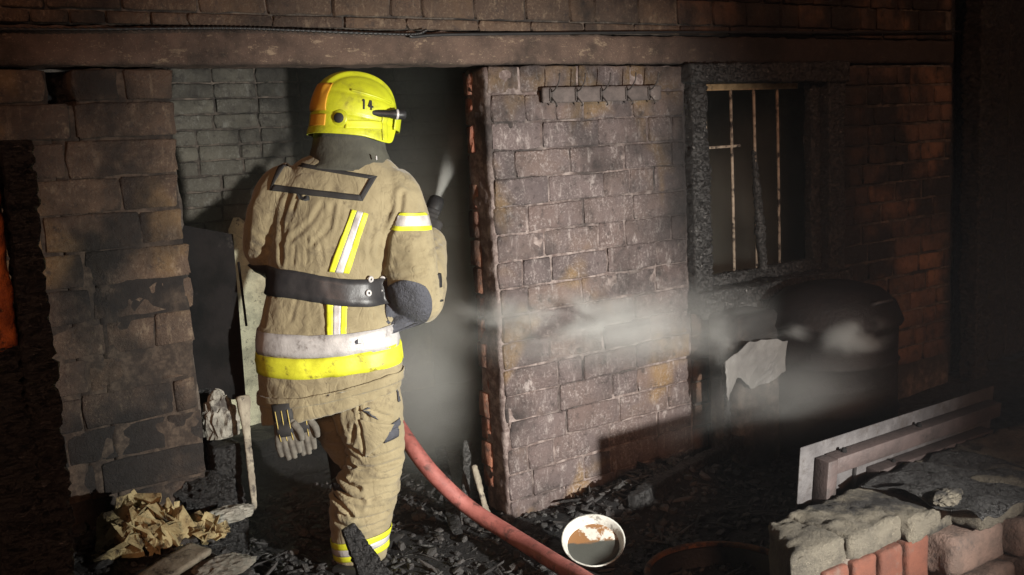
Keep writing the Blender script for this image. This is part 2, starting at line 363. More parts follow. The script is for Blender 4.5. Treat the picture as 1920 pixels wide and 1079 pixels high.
# ------------------------------------------------------------------ brick makers (shared meshes)
def brick_mesh(aspect, seed, nx, nz, rough=.06, mat=None, edge=.03):
    """unit brick centred on x and z, front face at y=0, depth to y=1; worn, uneven arrises"""
    v = []; f = []
    e_ = .028 / aspect * 1.2; us = np.array([-.5, -.5 + e_] + list(np.linspace(-.5, .5, nx + 1)[1:-1]) + [.5 - e_, .5]); ws = np.array([-.5, -.45, 0, .45, .5]); nx = len(us) - 1; nz = 4
    P = np.array([(u, 0, w) for w in ws for u in us])
    q = np.stack([P[:, 0] * aspect, P[:, 1], P[:, 2]], 1) + seed * 7.7
    nA = vnoise(q, 2.3, seed, 3); nB = vnoise(q, 2.3, seed + 50, 3); nC = vnoise(q, 3.1, seed + 90, 3)
    eu = (np.abs(np.abs(P[:, 0]) - .5) < 1e-6); ew = (np.abs(np.abs(P[:, 2]) - .5) < 1e-6)
    P[:, 0] += np.where(eu, nA * rough / aspect * 1.6, nA * .02) - np.where(eu & ew, np.sign(P[:, 0]) * .05 / aspect * (1 + nB), 0)
    P[:, 2] += np.where(ew, nB * rough * 1.5, nB * .02) - np.where(eu & ew, np.sign(P[:, 2]) * .05 * (1 + nA), 0)
    P[:, 1] = np.where(eu | ew, edge + edge * .8 * nC, .045 * nC)
    v = [tuple(p) for p in P]; n1 = nx + 1
    for j in range(nz):
        for i in range(nx): f.append((j * n1 + i, j * n1 + i + 1, (j + 1) * n1 + i + 1, (j + 1) * n1 + i))
    loop = [i for i in range(n1)] + [j * n1 + nx for j in range(1, nz + 1)] + [nz * n1 + i for i in range(nx - 1, -1, -1)] + [j * n1 for j in range(nz - 1, 0, -1)]
    b0 = len(v)
    for i in loop: v.append((v[i][0], 1.0, v[i][2]))
    L = len(loop)
    for k in range(L): f.append((loop[k], b0 + k, b0 + (k + 1) % L, loop[(k + 1) % L]))
    me = bpy.data.meshes.new('brick'); me.from_pydata(v, [], f); me.validate()
    me.polygons.foreach_set('use_smooth', [True] * len(me.polygons)); me.materials.append(mat)
    return me
_bm = {}
def brick(parent, mat, x0, x1, z0, z1, y=0.0, depth=.10, axis='y', rough=.055, edge=None):
    edge = edge if edge is not None else (.016 if mat.name.startswith('smoke') else .03)
    w, h = x1 - x0, z1 - z0; kind = 'long' if w / h > 1.7 else 'short'; s = rnd.randrange(7)
    key = (mat.name, kind, s, rough, edge)
    if key not in _bm: _bm[key] = brick_mesh(2.6 if kind == 'long' else 1.1, s + (20 if kind == 'long' else 0), 4 if kind == 'long' else 2, 3, rough, mat, edge)
    o = bpy.data.objects.new('brick', _bm[key]); COL.objects.link(o); o.parent = parent
    o.location = ((x0 + x1) / 2, y, (z0 + z1) / 2) if axis == 'y' else (y, (x0 + x1) / 2, (z0 + z1) / 2)
    o.scale = (w, depth, h)
    o.rotation_euler = (rnd.uniform(-.012, .012), rnd.uniform(-.007, .007), rnd.uniform(-.012, .012))
    if axis == '-x': o.rotation_euler[2] -= math.pi / 2
    return o
def core(name, parent, mat, boxes, y0, y1, step=.018, amp=.004, seed=0):
    b = MB()
    for k, (x0, x1, z0, z1) in enumerate(boxes): b.add(*grid_box(x0, x1, y0, y1, z0, z1, step, amp, 26, seed + k, .003))
    return b.obj(name, mat, parent)

# ------------------------------------------------------------------ the burnt house front
house = empty('brick_house_front'); tag(house, 'burnt brick house front with open doorway and charred barred window', 'house wall')
WT = .15
core('mortar_bed', house, M['mortar_left'], [(-1.2, .70, -.1, 1.80), (.78, 1.062, -.1, 1.80), (.70, .78, -.1, 1.69)], .0035, WT, .016, .004, 1)
core('dark_filler', house, M['char'], [(.69, .79, 1.69, 1.80)], .105, WT, .02, .002, 3)  # black filler added behind the brick gap to keep it dark
core('mortar_bed', house, M['mortar'], [(2.305, 3.34, -.1, 1.80)], .0065, WT, .013, .0055, 5)
core('mortar_bed', house, M['mortar_dark'], [(3.345, 4.40, -.1, .72), (4.405, 5.40, -.1, 1.80)], .012, WT, .022, .004, 9)
core('mortar_bed', house, M['mortar_dark'], [(-1.2, 5.41, 1.932, 2.75)], .016, WT, .03, .004, 12)
def course(mat, xa, xb, z0, z1, offset, blen=.275, head=.135, gap=.014, y=0.0, skip=None, jig=.01, headers=.22, depth=.11):
    x = xa - offset
    while x < xb - .03:
        L = (head if rnd.random() < headers else blen) * rnd.uniform(.94, 1.06)
        a, b = max(x, xa), min(x + L, xb)
        if xb - b < .06: b = xb
        if b - a > .045 and not (skip and skip(a, b)):
            brick(house, mat, a + rnd.uniform(0, .004), b - gap, z0 + rnd.uniform(0, .004), z1 - gap * .8 + rnd.uniform(-.003, .003), y + rnd.uniform(-jig, jig) * .5, depth)
        x = b
# left pier: hand-set upper courses, then running courses
for (a, b) in ((.30, .690), (.775, .905), (.928, 1.072)): brick(house, M['brick_left'], a, b, 1.705, 1.797, -.004, .12)
for (a, b) in ((.34, .750), (.775, 1.072)): brick(house, M['brick_left'], a, b, 1.592, 1.695, -.006, .12)
z = 1.585; k = 0
while z > .06:
    course(M['brick_left'], .05, 1.072 + rnd.uniform(-.014, .010), z - .110, z, [.09, .21, .02][k % 3], .30, .16, .007, 0, headers=.15); z -= .1115; k += 1
# wall between doorway and window
z = 1.806; k = 0
while z > .02:
    xa = 2.292 + rnd.uniform(-.006, .006)
    course(M['brick'], xa, 3.325, z - .109, z, [.0, .13, .05, .17][k % 4], .285, .145, .0065, 0, headers=.2); z -= .109; k += 1
# below and right of the window
z = .70; k = 0
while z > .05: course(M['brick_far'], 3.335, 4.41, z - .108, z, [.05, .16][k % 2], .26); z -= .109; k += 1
z = 1.80; k = 0
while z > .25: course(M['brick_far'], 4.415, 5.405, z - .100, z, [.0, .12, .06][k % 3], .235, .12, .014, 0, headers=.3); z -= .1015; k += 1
# bricks over the lintel: one thin flat course, then bricks above
x = .2
while x < 5.35:
    L = rnd.uniform(.10, .15) if x < 1.1 else rnd.uniform(.24, .32)
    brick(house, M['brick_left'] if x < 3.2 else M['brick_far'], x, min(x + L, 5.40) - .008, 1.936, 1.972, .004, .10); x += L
for z0, z1, off in ((1.980, 2.082, .0), (2.090, 2.190, .11)):
    x = .15 - off
    while x < 5.3:
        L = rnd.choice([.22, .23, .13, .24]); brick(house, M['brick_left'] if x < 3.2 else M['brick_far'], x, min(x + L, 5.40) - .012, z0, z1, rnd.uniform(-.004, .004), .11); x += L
lv, lf = grid_box(-1.2, 5.402, -.006, WT + .01, 1.810, 1.928, .018, .0075, 24, 40, .008, 4)
newobj('lintel', lv, lf, M['concrete'], house)
# red bricks of the inner leaf, showing down the door reveal
z = 1.795; k = 0
while z > .1:
    h = rnd.uniform(.095, .115)
    brick(house, M['brick_red'], .105, .165 + rnd.uniform(-.012, .012), z - h, z - .004, 2.279 + rnd.uniform(-.008, .006), .20, axis='-x', rough=.07); z -= h; k += 1
rv, rf = grid_box(2.281, 2.42, .010, .158, 0, 1.80, .013, .0065, 32, 71, .006, 4); newobj('door_reveal', rv, rf, M['mortar'], house)
rv, rf = grid_box(1.0, 1.071, .010, WT, .1, 1.79, .020, .010, 16, 73, .010, 4); newobj('door_reveal', rv, rf, M['mortar_dark'], house)

# ------------------------------------------------------------------ room behind the doorway
room = empty('room_back_wall'); tag(room, 'smoke stained interior brick wall seen through the doorway', 'brick wall')
cv, cf = grid_box(.4, 5.6, 1.715, 1.85, -.1, 2.3, .035, .008, 14, 90, .002); newobj('mortar_bed', cv, cf, M['mortar_dark'], room)
z = 2.02; k = 0
while z > .98:
    x = 1.38 - [.0, .11][k % 2]
    while x < 3.55:
        L = .222 * rnd.uniform(.96, 1.04) if rnd.random() > .2 else .11
        brick(room, M['brick_inner'], x, x + L - .012, z - .075, z - .010, 1.70 + rnd.uniform(-.006, .006), .10, rough=.09); x += L
    z -= .075; k += 1
pv = []; NXp, NZp = 46, 56                                    # lower wall: burnt-clean rough render
for j in range(NZp + 1):
    for i in range(NXp + 1):
        u, w = i / NXp, j / NZp; x = 1.55 + u * 1.4; top = .72 + .50 * float(sst(1.74, 1.84, x)) + .06 * math.sin(9 * x) + .04 * math.sin(31 * x); zz = w * top
        pv.append((x, 1.682, zz))
pv = np.array(pv); pv[:, 1] += .02 * vnoise(pv, 11, 4, 4) + .012 * vnoise(pv, 40, 8, 2)
pf = [(j * (NXp + 1) + i, j * (NXp + 1) + i + 1, (j + 1) * (NXp + 1) + i + 1, (j + 1) * (NXp + 1) + i) for j in range(NZp) for i in range(NXp)]
newobj('plaster_patch', pv, pf, M['plaster'], room)
for xa_, xb_, sd_ in ((.45, .60, 5), (5.25, 5.395, 6)):
    o = MB().add(*grid_box(xa_, xb_, .155, 1.71, -.1, 2.19, .06, .01, 10, sd_)).obj('room_side_wall', M['mortar_dark']); tag(o, kind='structure')
o = MB().add(*grid_box(-.2, 5.6, .10, 1.9, 2.2, 2.3, .06, .01, 10, 7)).obj('ceiling', M['mortar_dark']); tag(o, kind='structure')

# ------------------------------------------------------------------ charred timbers
def char_beam(p0, p1, w, d, seed, amp=.007, up=(0, -1, 0), cell=.026, taper=1.0):
    p0, p1 = Vector(p0), Vector(p1); L = (p1 - p0).length; t = (p1 - p0).normalized(); u = Vector(up); u = (u - t * u.dot(t)).normalized(); s = t.cross(u)
    v, f = grid_box(-w / 2, w / 2, -d / 2, d / 2, 0, L, .0105, 0, 10, 0, .004, 1)
    # blocky cracked char: cells across the grain, split by grooves
    cz = v[:, 2] / cell + .6 * vnoise(v, 30, seed, 1); cxy = (v[:, 0] + v[:, 1]) / (cell * 1.3)
    g = np.minimum(np.abs(cz - np.round(cz)), np.abs(cxy - np.round(cxy)) + .12)
    bump = sst(0, .22, g) * amp * (1 + .6 * vnoise(v, 1 / cell, seed + 5, 1)) - amp
    r = np.stack([v[:, 0] / (w / 2), v[:, 1] / (d / 2)], 1)
    lw = .012 * vnoise(v * np.array([.2, .2, 1]), 5, seed + 9, 2)
    v[:, 0] += r[:, 0] * (bump + lw); v[:, 1] += r[:, 1] * (bump + lw * .7)
    k = 1 + (taper - 1) * v[:, 2:3] / L; v[:, :2] *= k
    return [p0 + s * float(q[0]) + u * float(q[1]) + t * float(q[2]) for q in v], f
def beam(name, parent, p0, p1, w, d, seed, mat='char_frame', **k):
    v, f = char_beam(p0, p1, w, d, seed, **k); return newobj(name, v, f, M[mat], parent)

win = empty('window'); win.parent = house
beam('window_frame', win, (3.385, .02, .72), (3.385, .02, 1.80), .105, .13, 1)
beam('window_frame', win, (4.335, .02, .72), (4.335, .02, 1.80), .125, .13, 2)
beam('window_frame', win, (3.32, .01, 1.765), (4.41, .01, 1.765), .095, .15, 3)
beam('window_frame', win, (3.32, .0, .745), (4.41, .0, .745), .085, .16, 4)
beam('casement', win, (3.458, .03, .80), (3.458, .03, 1.72), .045, .05, 5)
beam('casement', win, (4.235, .035, .80), (4.235, .035, 1.72), .06, .05, 6)
beam('casement', win, (3.44, .035, .82), (4.26, .035, .82), .06, .05, 7)
beam('mullion', win, at(1413, 282, .06), at(1432, 508, .02), .034, .03, 8, mat='ash')
beam('sill', win, (3.36, -.05, .685), (3.72, -.05, .685), .05, .05, 9, mat='ash')
MB().box(3.48, 4.15, .048, .062, 1.692, 1.722, .003).obj('bar_rail', M['rust'], win)
MB().box(3.49, 3.74, .052, .060, 1.428, 1.440, .002).obj('bar_rail', M['rust_dark'], win)
for x in (3.512, 3.682, 3.840, 4.005): MB().tube([(x, .055, 1.70), (x + .002, .055, 1.25), (x + .001, .055, .83)], .0075, 8).obj('bar', M['rust_dark'], win)

# timbers standing away from the wall
post = empty('charred_post', (.44, -.72, 0)); tag(post, 'tall charred timber post at the left edge with bare orange wood showing', 'post')
v, f = char_beam((.437, -.76, .05), (.458, -.76, 1.580), .075, .10, 21, amp=.010, cell=.034); o = newobj('charred_face', v, f, M['char_tall'], post); o.location = -post.location
v, f = grid_box(.34, .412, -.81, -.72, 1.10, 1.555, .014, .010, 26, 33, .014, 3); o = newobj('bare_wood', v, f, M['orange_wood'], post); o.location = -post.location
v, f = char_beam((.365, -.765, .05), (.375, -.765, 1.12), .09, .09, 25, amp=.010, cell=.034); o = newobj('charred_core', v, f, M['char_tall'], post); o.location = -post.location
v, f = char_beam((5.60, -.02, .0), (5.64, -.02, 2.6), .15, .12, 22, amp=.012, cell=.04); o = newobj('charred_corner_post', v, f, M['char_tall']); tag(o, 'cracked black charred timber upright beyond the house corner', 'post')
def lone(name, label, cat, p0, p1, w, d, seed, mat='char', group=None, **k):
    v, f = char_beam(p0, p1, w, d, seed, **k); o = newobj(name, v, f, M[mat]); tag(o, label, cat, group); return o
lone('charred_plank', 'ashy grey charred plank standing in the doorway behind the hose', 'plank', atz(878, 985, .0) + np.array([.02, .06, -.02]), at(876, 828, .28), .045, .02, 31, 'ash', cell=.018, amp=.004)
lone('wood_batten', 'short scorched wooden batten leaning at the foot of the door reveal', 'batten', at(918, 985, .03), at(888, 872, .12), .028, .015, 32, 'pale_wood', amp=.002)
lone('pale_batten', 'upright pale wooden batten beside the firefighter on the left', 'batten', at(478, 955, -.02), at(455, 742, .03), .038, .02, 33, 'pale_wood', amp=.002)
lone('charred_stake', 'black pointed charred timber sticking up in front of the boot', 'timber', at(715, 1110, -.45), at(652, 988, -.40), .105, .05, 34, 'char', taper=.42)
lone('charred_beam', 'long charred beam lying across the debris below the house wall', 'timber', (2.62, -.36, .07), (3.55, -.20, .14), .07, .06, 35)
lone('charred_rafter', 'thin charred rafter lying on the dark doorway floor', 'timber', (1.95, -.12, .06), (2.30, .55, .16), .05, .05, 36)

# ------------------------------------------------------------------ things on the wall
pts = [at(-40, 55, -.022), at(150, 56, -.022), at(340, 54, -.022), at(450, 54, -.024), at(560, 58, -.024), at(680, 63, -.024), at(775, 65, -.024), at(800, 57, -.024)]
cable = empty('cable'); tag(cable, 'black corrugated cable running along the top of the lintel', 'cable')
P = catmull(pts, 14); rr = [.0058 + (.0016 if k % 2 else -.0008) for k in range(len(P))]
P2 = catmull(pts, 40); rr = [.0052 + .0018 * math.sin(k * 1.9) for k in range(len(P2))]
MB().tube(P2, rr, 8).obj('corrugated_sleeve', M['plastic_black'], cable)
p = [at(768, 66, -.026), at(775, 70, -.027), at(830, 66, -.024), at(1000, 64, -.022), at(1300, 61, -.022), at(1560, 62, -.022), at(1800, 60, -.022)]
MB().tube(p, .006, 8, sub=6).obj('wire', M['plastic_black'], cable)

rack = empty('coat_hook_rack', (2.84, -.012, 1.685)); tag(rack, 'scorched board with five wire coat hooks beside the window', 'hook rack')
v, f = grid_box(-.318, .318, -.026, -.006, -.030, .032, .012, .002, 40, 3, .003); newobj('board', v, f, M['rack'], rack)
for px in (1030, 1078, 1125, 1172, 1214):
    x = at(px, 180, -.03)[0] - 2.84
    hk = MB().tube([(x, -.028, .012), (x, -.055, .02), (x + .002, -.082, .05), (x + .004, -.085, .082)], .0030, 6, sub=4)
    hk.tube([(x, -.028, -.006), (x, -.052, -.026), (x + .004, -.060, -.040), (x + .012, -.046, -.046)], .0030, 6, sub=4)
    hk.box(x - .007, x + .007, -.032, -.0265, -.024, .024, .002)
    hk.obj('hook', M['hook'], rack)

# ------------------------------------------------------------------ things in the doorway
pnl = empty('blackened_door_panel', (1.25, .25, .6)); tag(pnl, 'blackened flat metal panel leaning inside the left of the doorway', 'panel')
A = [at(340, 408, .25), at(437, 440, .25), at(461, 748, .25), at(340, 752, .25)]
A[0][0] -= .10; A[3][0] -= .10
vs = [tuple(a - np.array(pnl.location)) for a in A] + [tuple(a - np.array(pnl.location) + np.array([-.01, .03, 0])) for a in A]
newobj('sheet', vs, [(0, 1, 2, 3), (7, 6, 5, 4), (0, 4, 5, 1), (1, 5, 6, 2), (2, 6, 7, 3), (3, 7, 4, 0)], M['black_metal'], pnl, False)
e0, e1 = at(447, 492, .24), at(462, 612, .24); q = np.array(pnl.location)
MB().tube([e0 - q, e1 - q], .0045, 6).obj('edge_rail', M['black_metal'], pnl)
lone('charred_stud', 'charred stud holding up the black panel in the doorway', 'timber', (1.16, .27, -.05), (1.15, .27, .70), .07, .06, 41)

def crumple(c, r, seed, amp=.45, sq=(1, 1, .7), fr=9, sub=4):
    bm = bmesh.new(); bmesh.ops.create_icosphere(bm, subdivisions=sub, radius=1.0)
    v = np.array([x.co[:] for x in bm.verts]); f = [[a.index for a in q.verts] for q in bm.faces]; bm.free()
    n = vnoise(v, 1.6, seed, 2); n2 = 1 - np.abs(vnoise(v, fr * .35, seed + 3, 2)) * 2; n3 = np.abs(vnoise(v, fr * .8, seed + 7, 2))
    v = v * (1 + amp * (.5 * n + .45 * n2 - .35 * n3))[:, None] * np.array(sq) * r
    v[:, 2] = np.maximum(v[:, 2], -r * .35)
    return v + np.array(c), f
def lump(name, label, cat, px, py, z, r, seed, mat, sq=(1, 1, .7), amp=.45, group=None, fr=9):
    c = atz(px, py, z); c[2] = max(float(gh(c[0], c[1])[0]) + r * .22, z if z > 0 else 0)
    v, f = crumple((0, 0, 0), r, seed, amp, sq, fr); o = newobj(name, v, f, M[mat], smooth=False); o.location = c; tag(o, label, cat, group); return o
def paper_heap(name, label, cat, px, py, z, r, seed, mat, nsheet, sz):
    """a wad of paper sheets, each creased along random fold lines"""
    rs = np.random.RandomState(seed); b = MB(); n = 12
    for k in range(nsheet):
        g = np.array([((i / n - .5) * sz * rs.uniform(.98, 1.02), (j / n - .5) * sz * .75, 0) for j in range(n + 1) for i in range(n + 1)])
        for _ in range(10):
            a = rs.uniform(0, 6.28); nrm = np.array([math.cos(a), math.sin(a), 0]); off = rs.uniform(-.3, .3) * sz; side = g @ nrm - off
            ang = rs.uniform(.35, 1.25) * rs.choice([-1, 1]); ax_ = np.array([-nrm[1], nrm[0], 0]); m_ = side > 0
            Rm = np.array(Matrix.Rotation(ang, 3, Vector(ax_))); q = nrm * off; g[m_] = (g[m_] - q) @ Rm.T + q
            Q = np.array(Matrix.Rotation(rs.uniform(-.5, .5), 3, 'X') @ Matrix.Rotation(rs.uniform(-.5, .5), 3, 'Y')); g = g @ Q.T
        g -= g.mean(0); sc = np.linalg.norm(g, axis=1).max(); g *= min(1, r * .9 / sc)
        th = rs.uniform(0, 6.28); rr_ = r * .75 * math.sqrt(rs.rand()); g += np.array([rr_ * math.cos(th), rr_ * math.sin(th), r * .25 + r * .8 * (1 - rr_ / r) * rs.rand()])
        g[:, 2] = np.maximum(g[:, 2], .004)
        b.add(g, [(j * (n + 1) + i, j * (n + 1) + i + 1, (j + 1) * (n + 1) + i + 1, (j + 1) * (n + 1) + i) for j in range(n) for i in range(n)])
    o = b.obj(name, M[mat], None, False); s = o.modifiers.new('s', 'SOLIDIFY'); s.thickness = .0012
    c = atz(px, py, z); o.location = (c[0], c[1], float(gh(c[0], c[1])[0]) - .005); tag(o, label, cat); return o
paper_heap('crumpled_paper', 'large crumpled heap of scorched yellow paper below the left pier', 'paper', 268, 1025, .37, .115, 3, 'paper', 26, .20)
paper_heap('crumpled_paper', 'smaller folded yellow paper wad right of the large paper heap', 'paper', 376, 1000, .37, .070, 8, 'paper', 8, .14)
lump('white_rag', 'dirty white twisted rag lying beyond the yellow paper', 'rag', 428, 966, .36, .052, 12, 'white_rag', (1.5, .7, .5), .5)
lump('white_rag', 'dirty pale rag rolled up at the bottom edge beside the pale board', 'rag', 418, 1064, .36, .058, 15, 'white_rag', (1.35, .7, .5), .5)
lump('foil_scrap', 'crumpled whitish scrap under the black panel by the pier', 'scrap', 415, 800, .62, .075, 19, 'white_rag', (.8, .5, 1.5), .6)
lump('burnt_bag', 'crumpled black burnt plastic bag at the foot of the left pier', 'bag', 385, 925, .40, .085, 23, 'char', (1.1, .8, .7), .5)
# the pale scrap stands on a charred block so that it is held up
o = bpy.data.objects['foil_scrap']; c = at(415, 805, .10); o.location = c
lone('charred_block', 'charred upright block carrying the whitish scrap by the pier', 'timber', (c[0], c[1], 0), (c[0], c[1], c[2] - .05), .09, .09, 43)
fz = atz(330, 1066, .38); v, f = grid_box(-.10, .10, -.045, .045, 0, .018, .012, .003, 30, 5, .004); o = newobj('pale_board', v, f, M['pale_wood']); o.location = (fz[0], fz[1], .385); o.rotation_euler = (R(8), R(-6), R(24)); tag(o, 'short pale scorched board lying at the bottom left edge', 'board')

# ------------------------------------------------------------------ white bowl
bl = empty('enamel_bowl', atz(1112, 1008, .10) - np.array([0, 0, .018])); tag(bl, 'white enamel bowl tipped on its side near the hose', 'bowl')
prof = [(.0, -.052), (.05, -.052), (.078, -.042), (.098, -.012), (.108, .012), (.114, .014), (.114, .010), (.106, .002), (.095, -.018), (.073, -.045), (.05, -.047), (0, -.047)]
MB().lathe([(r, z) for r, z in prof][::-1], 40).obj('shell', M['enamel'], bl)
t = NT('shaded_bowl_contents')
c = t.mix(t.ramp(t.noise(10, 5, .7, coord='obj'), .42, .48), (.46, .45, .41), (.20, .10, .042))
sx = t.n('ShaderNodeSeparateXYZ'); t.t.links.new(t.n('ShaderNodeTexCoord').outputs['Object'], sx.inputs[0])
low = t.ramp(t.math('ADD', sx.outputs[1], t.math('MULTIPLY', t.noise(12, 4, coord='obj'), .05)), .046, .036)
c = t.mix(low, c, (.05, .052, .046))  # grey lower part: shade painted into the contents colour
M['bowl_fill'] = t.done(c, .5, bump=t.noise(60, 4, coord='obj'), bdist=.001)
vv = [(0, 0, 0)] + [(.094 * math.cos(a) * (1 + .01 * math.sin(5 * a)), .094 * math.sin(a), 0) for a in np.linspace(0, 2 * math.pi, 49)[:-1]]
o = newobj('dried_contents', [(x, y, -.019 + .003 * math.sin(30 * x)) for x, y, z in vv], [(0, k + 1, (k + 1) % 48 + 1) for k in range(48)], M['bowl_fill'], bl)
bl.rotation_euler = Vector((-.30, -.42, .85)).to_track_quat('Z', 'Y').to_euler()

# ------------------------------------------------------------------ drum, block and torn sheet under the window
dr = empty('steel_drum', (3.90, -.34, .02)); tag(dr, 'round soot black steel drum with domed lid under the window', 'drum')
MB().lathe([(.0, 0), (.27, 0), (.285, .02), (.285, .20), (.295, .21), (.285, .22), (.285, .42), (.295, .43), (.285, .44), (.29, .60), (0, .60)], 48).obj('barrel', M['drum'], dr)
MB().lathe([(.305, .595), (.312, .61), (.305, .625), (.28, .69), (.22, .745), (.12, .775), (.0, .785)], 48).obj('lid', M['drum'], dr)
MB().tube([(-.06, -.24, .70), (-.05, -.28, .715), (.05, -.28, .715), (.06, -.24, .70)], .008, 8, sub=4).obj('handle', M['grey_metal'], dr)
v, f = grid_box(-.13, .13, -.10, .10, 0, .70, .02, .006, 14, 8, .012, 3); o = newobj('concrete_stub', v, f, M['mortar_dark']); o.location = (3.50, -.16, .0); tag(o, 'dark squat block standing between window sill and drum', 'block')
sc_ = [(1399, 640), (1469, 638), (1469, 693), (1441, 719), (1399, 709), (1407, 731), (1381, 706), (1370, 712), (1363, 750), (1364, 693), (1359, 682)]
A = [at(a, b, -.30) for a, b in sc_]; n = len(A); off = np.array([0, .004, 0])
bm = bmesh.new(); bm.faces.new([bm.verts.new(a) for a in A]); bmesh.ops.triangulate(bm, faces=bm.faces[:])
for _ in range(3): bmesh.ops.subdivide_edges(bm, edges=bm.edges[:], cuts=1, use_grid_fill=True)
cv_ = np.array([q.co[:] for q in bm.verts]); dn = .035 * vnoise(cv_, 5, 3, 2) + .008 * vnoise(cv_, 22, 6, 2); edge_z = .010 * vnoise(cv_, 40, 8, 1)
for q, d_, e_ in zip(bm.verts, dn, edge_z):
    q.co.y += float(d_)
    if q.is_boundary: q.co.z += float(e_)
me = bpy.data.meshes.new('torn_sheet'); bm.to_mesh(me); bm.free(); me.materials.append(M['grey_sheet'])
o = bpy.data.objects.new('torn_sheet', me); COL.objects.link(o); tag(o, 'pale grey torn sheet with ragged lower edge below the window', 'sheet'); o.modifiers.new('s', 'SOLIDIFY').thickness = .004
lone('charred_upright', 'thin black charred upright along the edge of the torn grey sheet', 'timber', at(1362, 765, -.27) - np.array([0, 0, .25]), at(1364, 680, -.27), .03, .03, 44)

# ------------------------------------------------------------------ fallen steel door frame behind the low wall
door = empty('fallen_steel_door', (2.66, -1.13, -.008)); tag(door, 'fallen grey steel door with raised channel frame leaning behind the low wall', 'door')
T = Matrix.Rotation(R(5), 4, 'X')
def dbox(nm, x0, x1, y0, y1, z0, z1, mat, bev=.003): MB().box(x0, x1, y0, y1, z0, z1, bev, T).obj(nm, M[mat], door)
dbox('plate', 0, 1.16, 0, .006, .0, .475, 'grey_metal')
dbox('top_channel', .1225, 1.12, -.058, -.003, .372, .428, 'brown_metal')
dbox('side_channel', .072, .122, -.0605, -.003, .05, .426, 'brown_metal')
dbox('inner_flange', .285, 1.10, -.020, -.003, .03, .366, 'grey_metal')
dbox('inner_bar', .335, 1.05, -.075, -.022, .275, .338, 'brown_metal')
for x, z in ((.19, .43), (.62, .43)): MB().lathe([(0, .012), (.008, .012), (.010, .0), (.010, -.004)], 8, T @ Matrix.Translation((x, -.03, z))).obj('bolt', M['black_metal'], door)
for x in (.45,): MB().lathe([(0, .008), (.006, .008), (.008, .0), (.008, -.004)], 8, T @ Matrix.Translation((x, -.05, .340))).obj('bolt', M['black_metal'], door)

# ------------------------------------------------------------------ broken low wall at lower right
lw = empty('low_brick_wall', (2.25, -1.45, 0)); tag(lw, 'broken low brick wall with rough mortar top in the lower right corner', 'garden wall')
q = np.array(lw.location)
def capm(x0, x1, y0, y1, z0, z1, amp, seed, mat, nm='mortar_cap', step=.014, bev=.02, shear=0.0):
    v, f = grid_box(x0, x1, y0, y1, z0, z1, step, amp * .45, 34, seed, bev * .6, 4); v[:, 2] += amp * .35 * vnoise(v, 8, seed + 3, 2); v[:, 0] += shear * (v[:, 1] - y1) * np.clip((x1 - v[:, 0]) / (x1 - x0), 0, 1); return newobj(nm, v - q, f, M[mat], lw)
capm(2.43, 2.52, -1.470, -1.225, -.05, .288, .020, 201, 'cap', step=.012, shear=.72)
capm(2.50, 2.76, -1.490, -1.225, .212, .292, .022, 205, 'cap', step=.012)
capm(2.74, 2.97, -1.535, -1.225, .215, .296, .022, 202, 'cap')
capm(2.95, 3.20, -1.64, -1.225, .225, .30, .024, 204, 'cap')
capm(3.18, 5.2, -1.70, -1.225, .225, .315, .028, 203, 'cap', step=.022)
core_v, core_f = grid_box(2.47, 5.15, -1.475, -1.25, -.1, .222, .03, .006, 12, 77); newobj('mortar_bed', core_v - q, core_f, M['mortar_dark'], lw)
x = 2.38
for k in range(4):
    v, f = grid_box(x, x + .108, -1.489 - .012 * k, -1.40, -.06, .214 + .002 * k, .012, .0028, 36, 300 + k, .003, 4)
    newobj('brick', v - q, f, M['terracotta'], lw); x += .1165
for r_ in range(2):
    x = 2.85 + .07 * r_
    while x < 4.6:
        L = rnd.uniform(.20, .34); v, f = grid_box(x, x + L - .016, -1.60 - .10 * min(1, (x - 2.85) / .4) - .02 * r_ + rnd.uniform(-.012, .012), -1.45, .088 - .135 * r_, .218 - .135 * r_, .018, .009, 15, 330 + int(x * 90) + r_, .014, 4)
        newobj('stone_block', v - q, f, M['stone'], lw); x += L
c = atz(1775, 975, .25); v, f = crumple((0, 0, 0), .055, 60, .5, (1.2, .8, .45), 10, 4); o = newobj('loose_stone', v, f, M['cap'], smooth=False); o.location = (c[0], c[1], .325); tag(o, 'pale rough lump of mortar lying on the low wall', 'stone')
# melted sheet draped over the wall top
v = []; NX, NY = 44, 26
for j in range(NY + 1):
    for i in range(NX + 1):
        u, w = i / NX, j / NY; x = 2.86 + .52 * u; y = -1.25 - .44 * w
        v.append((x, y, .322 + .01 * math.sin(6 * u)))
v = np.array(v); v[:, 2] += .020 * vnoise(v, 9, 5, 3) + .010 * np.sin(38 * (v[:, 0] + .6 * v[:, 1])) - .30 * np.clip(-1.60 - v[:, 1], 0, 1) ** 1.0
v[:, 0] += .03 * vnoise(v, 5, 8, 2); v[:, 1] += .03 * vnoise(v, 6, 11, 2)
f = [(j * (NX + 1) + i, j * (NX + 1) + i + 1, (j + 1) * (NX + 1) + i + 1, (j + 1) * (NX + 1) + i) for j in range(NY) for i in range(NX)]
o = newobj('melted_sheet', v, f, M['char']); tag(o, 'black melted plastic sheet draped over the low wall', 'sheet')
s = o.modifiers.new('s', 'SOLIDIFY'); s.thickness = .004
